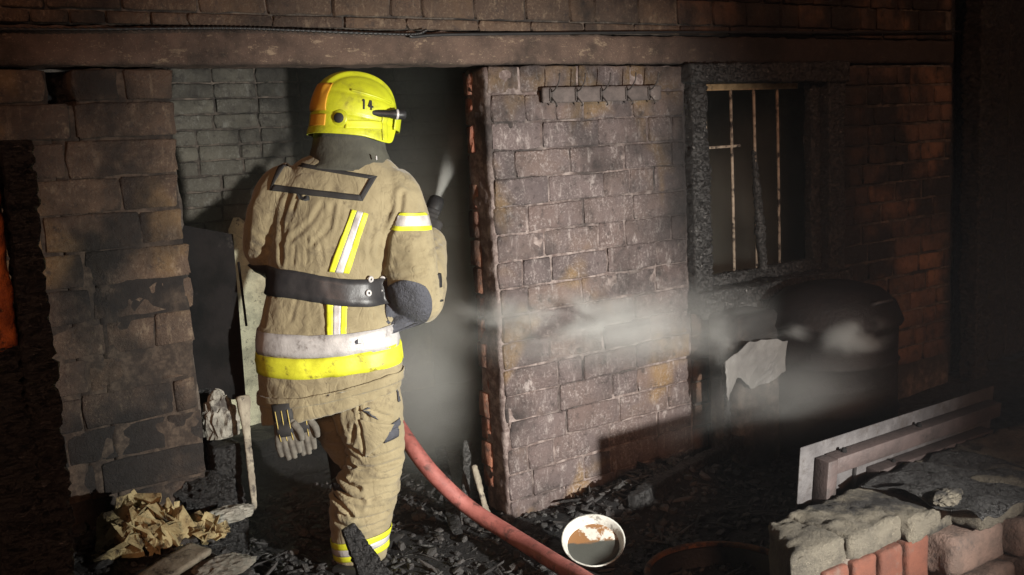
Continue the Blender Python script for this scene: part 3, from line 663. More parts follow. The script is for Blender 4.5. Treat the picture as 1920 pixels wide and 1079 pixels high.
# rusty tub rim in front of the wall's end
tub = empty('rusty_tub', (2.43, -1.02, -.085)); tag(tub, 'dark rusty tub with orange rim beside the end of the low wall', 'tub')
def keep(b):
    b.f = [f for f in b.f if all(not (b.v[i][1] + -1.02 < -1.19) for i in f)]; return b
keep(MB().lathe([(0, .012), (.22, .012), (.235, .03), (.245, .125), (.240, .128), (.232, .125), (.222, .04), (.20, .022), (0, .022)], 48)).obj('bowl', M['drum'], tub)
keep(MB().lathe([(.240, .126), (.252, .128), (.256, .137), (.250, .145), (.240, .142), (.236, .134), (.240, .126)], 48)).obj('rim', M['rust_tub'], tub)

# added charred board wall, blocks the sky beyond the house corner
sky_blocker = empty('sky_block_board_wall', (5.425, .12, 0)); tag(sky_blocker, 'added black charred board wall blocking the sky beyond the house corner', 'board wall')
for k in range(14):
    h_ = 2.55 + rnd.uniform(-.1, .15); v, f = grid_box(k * .19, k * .19 + .178 + rnd.uniform(-.006, .004), rnd.uniform(-.008, .008), .03, 0, h_, .03, .004, 18, 500 + k, .004, 3); newobj('board', v, f, M['char_tall'], sky_blocker)
# ------------------------------------------------------------------ rubble (uncountable)
def scatter(name, label, n, xr, yr, seed, smin, smax, mat, dens=None, long=.25):
    rs = np.random.RandomState(seed); V = []; F = []
    bm = bmesh.new(); bmesh.ops.create_icosphere(bm, subdivisions=1, radius=1.0); cube = np.array([q.co[:] for q in bm.verts]); fc = [tuple(a.index for a in q.verts) for q in bm.faces]; bm.free()
    k = 0
    while k < n:
        x = rs.uniform(*xr); y = rs.uniform(*yr)
        if dens and rs.rand() > dens(x, y): continue
        s = smin + (smax - smin) * rs.rand() ** 3; sc = s * np.array([1, rs.uniform(.6, 1), rs.uniform(.4, .85)])
        if rs.rand() < long: sc = s * np.array([rs.uniform(2, 4.5), .35, .3])
        c = (cube * rs.uniform(.55, 1.15, (len(cube), 1)) + rs.uniform(-.12, .12, (len(cube), 3))) * sc
        a, b_, g = rs.uniform(0, 6.28), rs.uniform(-.5, .5), rs.uniform(-.5, .5)
        Mx = np.array(Matrix.Rotation(a, 3, 'Z') @ Matrix.Rotation(b_, 3, 'X') @ Matrix.Rotation(g, 3, 'Y'))
        c = c @ Mx.T + np.array([x, y, float(gh(x, y)[0]) + s * .25])
        o = len(V); V += [tuple(q) for q in c]; F += [tuple(i + o for i in q) for q in fc]; k += 1
    o = newobj(name, V, F, M[mat], smooth=False); tag(o, label, 'rubble', kind='stuff'); return o
def wallclear(x, y): return 0.0 if (0 < y < .16 and (x < 1.05 or x > 2.32)) or (y < -1.15 and x > 2.2) else 1.0
scatter('rubble', 'small burnt rubble and charcoal bits covering the ground', 6500, (.3, 4.6), (-1.3, .9), 4, .004, .024, 'rubble', wallclear)
scatter('charcoal_debris', 'heaped charcoal and ash chunks in the doorway and by the pier', 3600, (.5, 3.4), (-.7, 1.0), 9, .008, .034, 'rubble', lambda x, y: wallclear(x, y) * (.9 if (x < 1.4 or 2.5 < x < 3.3 or .25 < y) else .25))
scatter('pale_ash', 'pale ash flakes and plaster crumbs strewn over the debris', 2000, (.5, 3.3), (-1.0, .8), 13, .004, .019, 'ash', wallclear, long=.1)

# ------------------------------------------------------------------ hose and nozzle (held by the firefighter)
hp = [at(797, 436, .15), at(765, 500, .30), at(700, 590, .46), at(690, 700, .36), at(735, 780, .20), at(772, 838, .06), at(815, 893, -.02), at(880, 953, -.10), atz(965, 1008, .06), atz(1040, 1055, .045), atz(1120, 1105, .045), atz(1260, 1220, .045)]
hose = empty('fire_hose', (0, 0, 0)); tag(hose, 'red fire hose running from the firefighter across the ground', 'hose')
MB().tube(hp, [.026] + [.031] * 11, 18, sub=12).obj('hose_line', M['hose'], hose)
n0 = np.array(hp[0]); nd = np.array(at(850, 290, .30)) - n0; nd /= np.linalg.norm(nd)
ax = Vector(nd); NM = Matrix.Translation(Vector(n0)) @ ax.to_track_quat('Z', 'Y').to_matrix().to_4x4()
noz = empty('hose_nozzle'); tag(noz, 'black branch nozzle aimed through the doorway by the firefighter', 'nozzle')
MB().lathe([(0, -.02), (.030, -.02), (.032, .0), (.026, .02), (.024, .09), (.030, .10), (.033, .14), (.030, .165), (.018, .17), (0, .168)], 24, NM).obj('barrel', M['plastic_black'], noz)
MB().tube([NM @ Vector((0, -.02, .03)), NM @ Vector((.0, -.07, .015)), NM @ Vector((0, -.10, -.01))], .013, 10, sub=3).obj('pistol_grip', M['plastic_black'], noz)
tip = n0 + nd * .172
# water spray: a real cone of fine mist
def vol_mat(name, build):
    mt = bpy.data.materials.new(name); mt.use_nodes = True; T_ = NT.__new__(NT); T_.m = mt; T_.t = mt.node_tree; T_.t.nodes.clear(); T_.pos = T_.n('ShaderNodeNewGeometry')
    dens, col, an = build(T_)
    pvn = T_.n('ShaderNodeVolumePrincipled'); T_.put(pvn.inputs['Density'], dens); pvn.inputs['Color'].default_value = c4(col); pvn.inputs['Anisotropy'].default_value = an
    T_.t.links.new(pvn.outputs[0], T_.n('ShaderNodeOutputMaterial').inputs['Volume']); return mt
Ls = .75
def spray(T_):
    tc = T_.n('ShaderNodeTexCoord').outputs['Object']; s_ = T_.n('ShaderNodeSeparateXYZ'); T_.t.links.new(tc, s_.inputs[0])
    z_ = s_.outputs[2]; rad = T_.math('SQRT', T_.math('ADD', T_.math('MULTIPLY', s_.outputs[0], s_.outputs[0]), T_.math('MULTIPLY', s_.outputs[1], s_.outputs[1])))
    rn = T_.math('DIVIDE', rad, T_.math('ADD', T_.math('MULTIPLY', z_, .17), .014))
    core_ = T_.ramp(rn, 1.0, .15); fall = T_.math('POWER', T_.ramp(z_, Ls, .0), 2.2)
    near = T_.math('MULTIPLY', T_.ramp(z_, .20, .0), 70.0)
    nz = T_.ramp(T_.noise(11, 4, coord='obj', stretch=(1, 1, .25)), .3, .7, .6, 1.2)
    return T_.math('MULTIPLY', T_.math('MULTIPLY', core_, nz), T_.math('ADD', T_.math('MULTIPLY', fall, 5.0), near)), (.95, .97, .93), .2
M['spray'] = vol_mat('water_mist', spray)
o = MB().lathe([(.014, 0), (.014 + .17 * Ls, Ls)], 24, None, True).obj('water_spray', M['spray']); o.matrix_world = Matrix.Translation(Vector(tip)) @ ax.to_track_quat('Z', 'Y').to_matrix().to_4x4()
M['spray'].cycles.volume_step_rate = .15
tag(o, 'white cone of water spray leaving the nozzle into the dark room', 'water spray', kind='stuff')

# ------------------------------------------------------------------ smoke
def room_smoke(T_):
    n_ = T_.ramp(T_.noise(1.9, 4, .6), .32, .72, .25, 1.3); n_ = T_.math('MULTIPLY', n_, T_.math('MULTIPLY', T_.ramp(T_.xyz(0), 1.95, 2.35, .10, 1.0), T_.ramp(T_.xyz(2), .9, 1.7, 1.0, .3))); return T_.math('MULTIPLY', n_, ROOM_D), (.86, .90, .82), .25
ROOM_D = 1.1
M['room_smoke'] = vol_mat('room_smoke', room_smoke)
o = MB().box(.62, 5.22, .22, 1.66, .02, 2.17).obj('room_smoke', M['room_smoke'], None, False); tag(o, 'grey smoke filling the dark room behind the doorway', 'smoke', kind='stuff')
def wisp(name, label, c, rad, dens, sc, seed, rot=0.0, lo=.50, hi=.72):
    def b_(T_):
        tc = T_.n('ShaderNodeTexCoord').outputs['Object']
        ln = T_.n('ShaderNodeVectorMath', operation='LENGTH'); T_.t.links.new(tc, ln.inputs[0])
        nn = T_.n('ShaderNodeTexNoise'); mp = T_.n('ShaderNodeMapping'); T_.t.links.new(tc, mp.inputs[0]); mp.inputs['Location'].default_value = (seed, seed * .7, 0); mp.inputs['Scale'].default_value = (rad[0] * .55, rad[1], rad[2] * 1.2)
        T_.t.links.new(mp.outputs[0], nn.inputs['Vector']); nn.inputs['Scale'].default_value = sc; nn.inputs['Detail'].default_value = 5; nn.inputs['Distortion'].default_value = .7
        return T_.math('MULTIPLY', T_.math('MULTIPLY', T_.ramp(ln.outputs['Value'], 1.0, .1), T_.ramp(nn.outputs['Fac'], lo, hi)), dens), (.94, .96, .94), .1
    mt = vol_mat(name, b_)
    bm = bmesh.new(); bmesh.ops.create_icosphere(bm, subdivisions=3, radius=1.0); me = bpy.data.meshes.new('smoke_wisp'); bm.to_mesh(me); bm.free(); me.materials.append(mt)
    o = bpy.data.objects.new('smoke_wisp', me); COL.objects.link(o); o.location = c; o.scale = rad; o.rotation_euler = (0, rot, 0); tag(o, label, 'smoke', 'drifting smoke', kind='stuff'); return o
wisp('wisp_a', 'thin bright smoke drifting along the wall right of the doorway', at(1085, 600, -.16), (.74, .10, .125), 11.5, 8.0, 3.0, lo=.36, hi=.68, rot=R(10))
wisp('wisp_e', 'broad soft smoke veil across the lower wall beside the doorway', at(1200, 605, -.22), (1.25, .15, .25), 4.2, 4.0, 2.0, lo=.25, hi=.75, rot=R(8))
wisp('wisp_f', 'grey smoke rolling out low in the doorway', (2.10, .36, .62), (.34, .30, .55), 2.6, 2.5, 9.0, lo=.25, hi=.7)
wisp('wisp_g', 'dim smoke high in the doorway behind the helmet', (2.02, .45, 1.35), (.30, .30, .42), .45, 2.5, 4.0, lo=.25, hi=.7)
wisp('wisp_b', 'pale smoke puff drifting in front of the drum', at(1610, 632, -.62), (.26, .14, .10), 12.0, 6.0, 7.0, lo=.40, hi=.70)
wisp('wisp_c', 'faint smoke trailing below the window', at(1400, 640, -.40), (.50, .14, .12), 9.0, 5.0, 11.0)
wisp('wisp_d', 'dim smoke hanging over the ground behind the low wall', at(1480, 740, -.62), (.85, .28, .24), .9, 3.5, 5.0, lo=.3, hi=.7)
# ------------------------------------------------------------------ thin smoke haze over the whole yard
hz_m = bpy.data.materials.new('thin_haze'); hz_m.use_nodes = True; hz_m.node_tree.nodes.clear()
pv_ = hz_m.node_tree.nodes.new('ShaderNodeVolumePrincipled'); pv_.inputs['Density'].default_value = .0028; pv_.inputs['Color'].default_value = (.86, .86, .92, 1); pv_.inputs['Anisotropy'].default_value = .2
hz_m.node_tree.links.new(pv_.outputs[0], hz_m.node_tree.nodes.new('ShaderNodeOutputMaterial').inputs['Volume'])
o = MB().box(-62, 62, -62, 62, -1.2, 3.2).obj('haze', hz_m, None, False); tag(o, 'thin smoke haze in the night air', 'haze', kind='stuff')

# ------------------------------------------------------------------ firefighter
FO = np.array([1.62, 0.0, 0.0]); FH = np.array([.57299, .81957, 0.0]); FR = np.array([.81957, -.57299, 0.0])
ff = empty('person', tuple(FO)); ff.rotation_euler = (0, 0, math.atan2(FR[1], FR[0]))
tag(ff, 'firefighter in tan suit and yellow helmet seen from behind, working a hose in the doorway', 'person')
def lc(px, py, ly=0.0):
    """a point of the figure in its own frame: x to its right, y ahead, z up"""
    d = ray(px, py); t_ = (ly - (CAM - FO) @ FH) / (d @ FH); p = CAM + d * t_ - FO
    return np.array([p @ FR, p @ FH, p[2]])
def ring_loft(rings, n=48, p=2.4):
    v = []; f = []
    for (cx, cy, cz, rx, ry, tx, ty) in rings:               # tx,ty: tilt of the ring plane in x and y
        for k in range(n):
            a = 2 * math.pi * k / n; c, s = math.cos(a), math.sin(a)
            x = rx * math.copysign(abs(c) ** (2 / p), c); y = ry * math.copysign(abs(s) ** (2 / p), s)
            v.append((cx + x, cy + y, cz + tx * x + ty * y))
    for i in range(len(rings) - 1):
        for k in range(n):
            k2 = (k + 1) % n; f.append((i * n + k, i * n + k2, (i + 1) * n + k2, (i + 1) * n + k))
    f.append(tuple(range(n))[::-1]); f.append(tuple((len(rings) - 1) * n + k for k in range(n)))
    return v, f
def union(parts, voxel, smooth=6):
    b = MB()
    for v, f in parts: b.add(v, f)
    o = b.obj('tmp', None); r = o.modifiers.new('r', 'REMESH'); r.mode = 'VOXEL'; r.voxel_size = voxel
    if smooth: s = o.modifiers.new('s', 'SMOOTH'); s.iterations = smooth; s.factor = .5
    dg = bpy.context.evaluated_depsgraph_get(); me = bpy.data.meshes.new_from_object(o.evaluated_get(dg))
    v = np.empty(len(me.vertices) * 3); me.vertices.foreach_get('co', v); v = v.reshape(-1, 3)
    nn = np.empty(len(me.vertices) * 3); me.vertices.foreach_get('normal', nn); nn = nn.reshape(-1, 3)
    f = [tuple(p.vertices) for p in me.polygons]
    bpy.data.meshes.remove(me); d = o.data; bpy.data.objects.remove(o); bpy.data.meshes.remove(d)
    return v, nn, f
def seg_d(p, pts):
    """distance of points p (x,z) to a polyline"""
    best = np.full(len(p), 9.0)
    for a, b in zip(pts[:-1], pts[1:]):
        a, b = np.array(a), np.array(b); ab = b - a; t_ = np.clip(((p - a) @ ab) / (ab @ ab), 0, 1)
        best = np.minimum(best, np.linalg.norm(p - (a + t_[:, None] * ab), axis=1))
    return best
def folds(v, nn, strokes, ly):
    p = v[:, [0, 2]]; d = np.zeros(len(v)); back = sst(.35, -.25, nn[:, 1])
    for (pp, w, a) in strokes:
        q = [lc(x, y, ly)[[0, 2]] for x, y in pp]; r = seg_d(p, q)
        d += back * a * (-np.exp(-(r / w) ** 2) + .55 * np.exp(-((r - 2.0 * w) / (1.1 * w)) ** 2))
    return d

# ---- jacket
rows = [  # py, left px, right px, half depth, forward shift
    (752, 487, 757, .158, .00), (715, 485, 758, .162, .00), (690, 484, 757, .163, .00), (650, 481, 751, .162, .0), (610, 481, 743, .158, .0), (575, 492, 727, .148, .005),
    (545, 502, 719, .140, .01), (515, 505, 719, .138, .015), (470, 506, 730, .145, .02), (420, 505, 750, .150, .03), (370, 509, 765, .145, .04),
    (335, 524, 754, .130, .05), (308, 552, 730, .108, .06), (290, 592, 706, .085, .065)]
rings = []
for k, (py, xl, xr, dp, fw) in enumerate(rows):
    a, b = lc(xl, py), lc(xr, py); tilt = .0
    c = (a + b) / 2; rx = (b[0] - a[0]) / 2
    tilt = {0: .20, 1: .14, 2: .10, 3: .09, 4: .06, 5: 0, 6: -.10, 7: -.11, 8: -.08}.get(k, 0)
    if k >= 11: tilt = -.06
    rings.append((c[0], fw, c[2] - (.016 if k == 0 else 0), rx, dp, tilt, 0))
torso = ring_loft(rings)
S_R, E_R, H_R = lc(748, 380, .03), lc(774, 548, .0), lc(806, 452, .33)
arm_r = tube_geo([lc(722, 352, .05), S_R, lc(765, 455, .01), E_R, E_R + np.array([.02, .06, -.035]), (E_R + H_R) / 2 + np.array([.01, 0, -.02]), H_R], [.085, .098, .098, .090, .085, .078, .060], 28, True, 5)
S_L, E_L, H_L = lc(530, 365, .04), lc(500, 468, .06), lc(600, 480, .36)
arm_l = tube_geo([lc(560, 345, .05), S_L, lc(507, 425, .04), E_L, E_L + np.array([.03, .07, -.03]), (E_L + H_L) / 2, H_L], [.085, .090, .086, .082, .080, .074, .060], 28, True, 5)
jv, jn, jf = union([torso, arm_r, arm_l], .0075, 8)
JS = [  # creases read off the back of the suit
    ([(537, 363), (523, 420), (522, 490)], .009, .012), ([(557, 367), (537, 410), (530, 455)], .007, .008), ([(600, 387), (580, 420), (540, 453)], .008, .010),
    ([(622, 387), (617, 427), (583, 463)], .008, .011), ([(575, 447), (573, 495)], .006, .009), ([(750, 367), (746, 405), (723, 447), (717, 500)], .009, .018),
    ([(735, 385), (715, 430), (705, 480)], .008, .009), ([(523, 470), (523, 497)], .007, .010), ([(700, 420), (690, 470), (694, 500)], .007, .008), ([(640, 380), (632, 430)], .006, .006),
    ([(600, 455), (604, 497)], .006, .009), ([(550, 462), (548, 497)], .006, .008), ([(605, 562), (614, 608)], .007, .010), ([(495, 562), (490, 612)], .007, .010), ([(555, 560), (545, 600)], .006, .006), ([(690, 580), (705, 610)], .006, .007),
    ([(580, 557), (583, 590)], .006, .006), ([(605, 706), (685, 695), (748, 680)], .006, .008), ([(611, 738), (669, 726), (735, 704)], .006, .009), ([(560, 722), (640, 716)], .006, .006), ([(520, 716), (555, 730)], .005, .004),
    ([(724, 530), (750, 524), (790, 512)], .008, .012), ([(740, 480), (780, 490), (815, 476)], .008, .008), ([(745, 445), (790, 452)], .007, .006), ([(735, 505), (770, 500), (805, 495)], .006, .007), ([(738, 470), (765, 462)], .006, .006),
    ([(640, 700), (655, 742)], .006, .005), ([(470, 440), (500, 455)], .008, .008), ([(465, 465), (500, 480)], .008, .008)]
d = folds(jv, jn, JS, -.13) * .46
d += .0055 * vnoise(jv * np.array([1, 1, .45]), 17, 5, 2) + .0035 * vnoise(jv, 34, 8, 2) + .010 * vnoise(jv * np.array([1, 1, .5]), 6, 21, 1)
low = sst(1.0, .80, jv[:, 2]); d += low * .004 * vnoise(jv * np.array([.6, .6, 2.2]), 22, 33, 2)
jv = jv + jn * d[:, None]
t = NT('tan_turnout_cloth')
c = t.mix(t.ramp(t.noise(5, 5, .65, coord='obj'), .38, .66), (.250, .212, .128), (.200, .168, .10))
c = t.mix(t.math('MULTIPLY', t.ramp(t.noise(9, 7, .75, coord='obj'), .53, .70), .8), c, (.095, .076, .05))
c = t.mix(t.math('MULTIPLY', t.ramp(t.noise(42, 4, .8, coord='obj'), .66, .72), .85), c, (.035, .028, .02))
ridge = t.math('ABSOLUTE', t.math('SUBTRACT', t.noise(13, 3, .5, coord='obj', dist=.9, stretch=(1.2, 1, .75)), .5)); ridge2 = t.math('ABSOLUTE', t.math('SUBTRACT', t.noise(30, 3, .55, coord='obj', dist=.7), .5))
weave = t.math('ADD', t.math('MULTIPLY', t.noise(420, 2, .5, coord='obj'), .5), t.math('ADD', t.math('MULTIPLY', t.ramp(ridge, 0, .10), 1.5), t.math('MULTIPLY', t.ramp(ridge2, 0, .10), .6)))
M['tan'] = t.done(c, .9, bump=weave, bdist=.00065, spec=.2, sheen=.2)
M['hivis'] = simple('fluorescent_yellow_tape', (.62, .66, .035), (.54, .57, .03), .5, 0, 18, .001, dirt=(.20, .19, .03), dirt_lo=.60, dirt_hi=.74, coord='obj')
M['hivis2'] = simple('fluorescent_yellow_tape_soiled', (.62, .64, .04), (.50, .50, .03), .5, 0, 20, .001, dirt=(.16, .13, .03), dirt_lo=.54, dirt_hi=.70, coord='obj')
M['silver'] = simple('silver_reflective_tape', (.46, .45, .44), (.36, .35, .345), .42, .1, 15, .002, dirt=(.16, .145, .135), dirt_lo=.56, dirt_hi=.72, coord='obj')
M['black_tape'] = simple('black_trim', (.017, .017, .018), (.025, .024, .023), .75, 0, 20, .001, coord='obj')
M['belt'] = simple('black_leather', (.022, .022, .024), (.032, .031, .032), .42, 0, 16, .0012, coord='obj', bscale=40)
M['elbow'] = simple('dark_grey_leather_patch', (.068, .072, .088), (.045, .047, .056), .7, 0, 14, .012, dirt=(.12, .12, .13), dirt_lo=.6, dirt_hi=.72, coord='obj')
M['hood'] = simple('dark_olive_neck_cloth', (.072, .072, .056), (.050, .050, .040), .9, 0, 12, .004, coord='obj', bscale=26)
M['lining'] = simple('dark_brown_lining', (.030, .022, .017), (.02, .016, .013), .9, 0, 12, .003, coord='obj')
M['boot'] = simple('black_rubber', (.016, .016, .016), (.024, .023, .022), .5, 0, 12, .002, coord='obj')
M['skin'] = simple('skin', (.42, .26, .19), (.38, .23, .17), .55, 0, 20, .0005, coord='obj')
jacket = newobj('jacket', jv, jf, M['tan'], ff)
JB = BVHTree.FromPolygons([Vector(x) for x in jv], jf)
def drape(name, grid, dirv, mat, off, parent, thick=.0025, bvh=None):
    """lay a strip of cloth on a surface: cast each grid point along dirv and keep it just proud"""
    nj, ni = len(grid), len(grid[0]); v = []; ok = True
    for row in grid:
        for p in row:
            dv = Vector(dirv(p)) if callable(dirv) else Vector(dirv); o_ = Vector(p)
            h = (bvh or JB).ray_cast(o_, dv.normalized(), 3.0)
            if h[0] is None:
                h2 = (bvh or JB).find_nearest(o_); v.append(h2[0] + h2[1] * off)
            else:
                n_ = h[1] if h[1].dot(dv) < 0 else -h[1]; 
                if callable(dirv): n_ = -n_ if n_.dot(dv) < 0 else n_
                v.append(h[0] + n_ * off)
    v = np.array([x[:] for x in v]).reshape(nj, ni, 3)
    for _ in range(2):                                       # relax
        w = v.copy(); w[:, 1:-1] = .5 * v[:, 1:-1] + .25 * (v[:, :-2] + v[:, 2:]); v = w
    f = [(j * ni + i, j * ni + i + 1, (j + 1) * ni + i + 1, (j + 1) * ni + i) for j in range(nj - 1) for i in range(ni - 1)]
    o = newobj(name, v.reshape(-1, 3), f, M[mat], parent); s = o.modifiers.new('s', 'SOLIDIFY'); s.thickness = thick; s.offset = 1.0 if False else 0.0
    return o
def quad_px(c, n, m, ly=-.45):
    """grid over four picture corners of a patch: top left, top right, bottom right, bottom left"""
    A = [lc(x, y, 0) for x, y in c]; out = []
    for j in range(m + 1):
        row = []
        for i in range(n + 1):
            u, w = i / n, j / m; p = (A[0] * (1 - u) + A[1] * u) * (1 - w) + (A[3] * (1 - u) + A[2] * u) * w; row.append(np.array([p[0], -.6, p[2]]))
        out.append(row)
    return out
BK = (0, 1, 0)
# black outlined name panel on the back (its lettering patch is missing)
PC = [(527, 300), (711, 331), (687, 375), (511, 357)]
PI = [(537, 309), (697, 335), (682, 364), (519, 346)]
for a in range(4):
    b_ = (a + 1) % 4; drape('panel_border', quad_px([PC[a], PC[b_], PI[b_], PI[a]], 26, 3), BK, 'black_tape', .0035, jacket)
# brace stripe down the back: yellow, silver, yellow
def stripe(tl, tr, br, bl_):
    tl, tr, br, bl_ = map(np.array, (tl, tr, br, bl_))
    for (u0, u1, mt, nm) in ((0, .30, 'hivis', 'yellow_tape'), (.30, .70, 'silver', 'silver_tape'), (.70, 1, 'hivis', 'yellow_tape')):
        drape(nm, quad_px([tl + (tr - tl) * u0, tl + (tr - tl) * u1, br * u1 + bl_ * (1 - u1), br * u0 + bl_ * (1 - u0)], 4, 30), BK, mt, .0045, jacket)
stripe((668, 390), (697, 398), (663, 506), (627, 502)); stripe((625, 556), (661, 560), (661, 618), (627, 618))
# waist tapes round the skirt of the jacket
def around(name, zf, h, mat, off, bvh=None, n=150, m=4, c=(0, 0), rng=None, parent=None):
    grid = []; a0, a1 = rng or (0, 2 * math.pi)
    for j in range(m + 1):
        row = []
        for i in range(n + 1):
            a = a0 + (a1 - a0) * i / n; row.append(np.array([c[0], c[1], 0.0]) + np.array([.001 * math.cos(a), .001 * math.sin(a), zf(a) - h / 2 + h * j / m]))
        grid.append(row)
    return drape(name, grid, lambda p: (p[0] - c[0], p[1] - c[1], 0), mat, off, parent or jacket, .003, bvh)
cw = lc(616, 640); wx = cw[0]
def zband(pxl, pxr, pm):
    zl, zr, zm = lc(483, pxl)[2], lc(750, pxr)[2], lc(600, pm)[2]
    return lambda a: (zl + zr) / 2 + (zr - zl) / 2 * math.cos(a) + (zm - (zl + zr) / 2) * abs(math.sin(a))
around('silver_tape', zband(632, 622, 635), .078, 'silver', .005, c=(wx, 0))
around('yellow_tape', zband(672, 655, 674), .072, 'hivis2', .005, c=(wx, 0))
cb = lc(611, 535); zl, zr = lc(505, 522)[2], lc(718, 545)[2]
belt = around('belt', lambda a: (zl + zr) / 2 + (zr - zl) / 2 * math.cos(a), .098, 'belt', .008, c=(cb[0], .01), parent=ff); belt.modifiers['s'].thickness = .007
for (px, py) in ((691, 527), (688, 552), (712, 531), (709, 556)):
    h = JB.ray_cast(Vector((lc(px, py, -.12)[0], -.6, lc(px, py, -.12)[2])), Vector(BK))
    if h[0]:
        b_ = MB().lathe([(.0045, .0005), (.006, .004), (.0105, .003), (.0125, -.001), (.012, -.003)], 16, Matrix.Translation(h[0] - Vector((0, .0165, 0)) + Vector((h[1].x * .006, 0, 0))) @ h[1].to_track_quat('Z', 'Y').to_matrix().to_4x4()); b_.obj('eyelet', M['silver'], belt)
# sleeve tapes and elbow patch
def sleeve_quad(nm, c, mat, off=.005): drape(nm, quad_px(c, 14, 8), BK, mat, off, jacket)
sleeve_quad('silver_tape', [(748, 401), (801, 404), (806, 424), (742, 421)], 'silver', .006)
sleeve_quad('yellow_tape', [(752, 397), (797, 400), (800, 405), (749, 402)], 'hivis', .0065)
sleeve_quad('yellow_tape', [(742, 421), (806, 424), (807, 432), (740, 430)], 'hivis', .0065)
grid = []
for j in range(15):
    row = []
    for i in range(15):
        u, w = i / 14 * 2 - 1, j / 14 * 2 - 1; x_ = u * math.sqrt(1 - w * w / 2); y_ = w * math.sqrt(1 - u * u / 2)
        p = lc(767 + 44 * (.9 * x_ + .1 * u), 566 + 46 * (.85 * y_ + .15 * w), 0); row.append(np.array([p[0], -.6, p[2]]))
    grid.append(row)
drape('elbow_patch', grid, BK, 'elbow', .004, jacket)
# hem turn-up: thick doubled edge that stands off the trousers
zh0, zh1 = lc(490, 735)[2], lc(755, 692)[2]
around('hem', lambda a: (zh0 + zh1) / 2 - .012 + (zh1 - zh0) / 2 * math.cos(a) - .012 * abs(math.sin(a)), .034, 'tan', .007, c=(wx, 0), m=5)
# ---- collar and neck cloth
cc = lc(655, 290, .07)
rings = [(cc[0] - .012, .055, lc(655, 312)[2], .165, .125, -.12, .10), (cc[0], .06, lc(655, 300)[2], .145, .120, -.10, .08), (cc[0] + .002, .068, lc(655, 277)[2], .128, .114, -.10, .06), (cc[0] + .006, .072, lc(655, 248)[2], .118, .110, -.12, .0), (cc[0] + .01, .075, lc(655, 225)[2], .10, .10, -.1, 0)]
nv, nf = ring_loft(catm := [tuple(x) for x in catmull(rings, 4)], 56, 2.2); nv = np.array(nv); nv[:, :2] *= 1
nv = nv + (np.stack([nv[:, 0] - cc[0], nv[:, 1] - .07, 0 * nv[:, 0]], 1) / .12) * (.006 * vnoise(nv * np.array([1, 1, 2.5]), 14, 3, 2))[:, None]
newobj('neck_cloth', nv, nf, M['hood'], ff)
tg = lc(707, 296, -.03); v, f = grid_box(tg[0] - .006, tg[0] + .006, -.055, -.047, tg[2] - .014, tg[2] + .012, .006, .001, 30, 2); newobj('collar_tab', v, f, M['silver'], ff)

# ---- helmet
hm = empty('helmet'); hm.parent = ff
hc = lc(664, 215, .075); yaw = R(62); pitch = R(9)
fwd = Vector((math.sin(yaw), math.cos(yaw), 0)); left = Vector((-fwd.y, fwd.x, 0))
HM = Matrix(((fwd.x, left.x, 0, hc[0]), (fwd.y, left.y, 0, hc[1]), (0, 0, 1, hc[2]), (0, 0, 0, 1))) @ Matrix.Rotation(pitch, 4, 'Y') @ Matrix.Rotation(R(-3), 4, 'X')
NA, NB_ = 128, 56; v = []; f = []
a_, b2, c_ = .157, .124, .136
def rimz(ph):
    fr = abs(((ph + math.pi) % (2 * math.pi)) - math.pi); return -.088 + .078 * float(sst(R(48), R(30), fr)) - .012 * float(sst(R(100), R(60), fr)) * float(sst(R(40), R(55), fr))
for j in range(NB_ + 1):
    for i in range(NA):
        ph = 2 * math.pi * i / NA; t_ = j / NB_
        if t_ < .36:
            w = t_ / .36; z_ = rimz(ph) * (1 - w); r_ = 1 + .035 * (1 - w) ** 2
        else:
            s_ = (t_ - .36) / .64 * math.pi / 2; z_ = c_ * math.sin(s_); r_ = max(math.cos(s_), .0001) ** .86
        x = a_ * math.cos(ph) * r_; y = b2 * math.sin(ph) * r_
        if x < 0: x *= 1.0 - .0 * t_
        if t_ > .36:
            cr = float(sst(.052, .040, abs(y))); z_ += .014 * cr * float(sst(.03, .09, z_)); 
            sd_ = float(sst(.06, .085, abs(y))); z_ -= .004 * sd_
        gx_ = 0.0
        # swage line along each side and raised rim bead
        sw = math.exp(-((z_ - (.052 - .10 * x)) / .0045) ** 2); y -= math.copysign(.0035 * sw, y) if abs(y) > .045 else 0
        sw = math.exp(-((z_ - (-.022 - .10 * (x + .02))) / .0040) ** 2); k_ = 1 - .028 * sw; x *= k_; y *= k_
        bd = float(sst(.13, .06, t_)); x *= 1 + .02 * bd; y *= 1 + .02 * bd
        v.append(HM @ Vector((x, y, z_)))
for j in range(NB_):
    for i in range(NA):
        i2 = (i + 1) % NA; f.append((j * NA + i, j * NA + i2, (j + 1) * NA + i2, (j + 1) * NA + i))
f.append(tuple(NB_ * NA + i for i in range(NA)))
M['helmet'] = simple('fluorescent_helmet_paint', (.50, .55, .02), (.43, .46, .02), .42, 0, 9, .0012, dirt=(.20, .19, .03), dirt_lo=.48, dirt_hi=.78, coord='obj', coat=.15)
M['helmet_orange'] = simple('amber_reflective_panel', (.62, .32, .03), (.55, .26, .03), .35, 0, 20, .0006, coord='obj')
shell = newobj('shell', v, f, M['helmet'], hm); s = shell.modifiers.new('s', 'SOLIDIFY'); s.thickness = .004; s.offset = -1
HB = BVHTree.FromPolygons([Vector(x) for x in v], f)
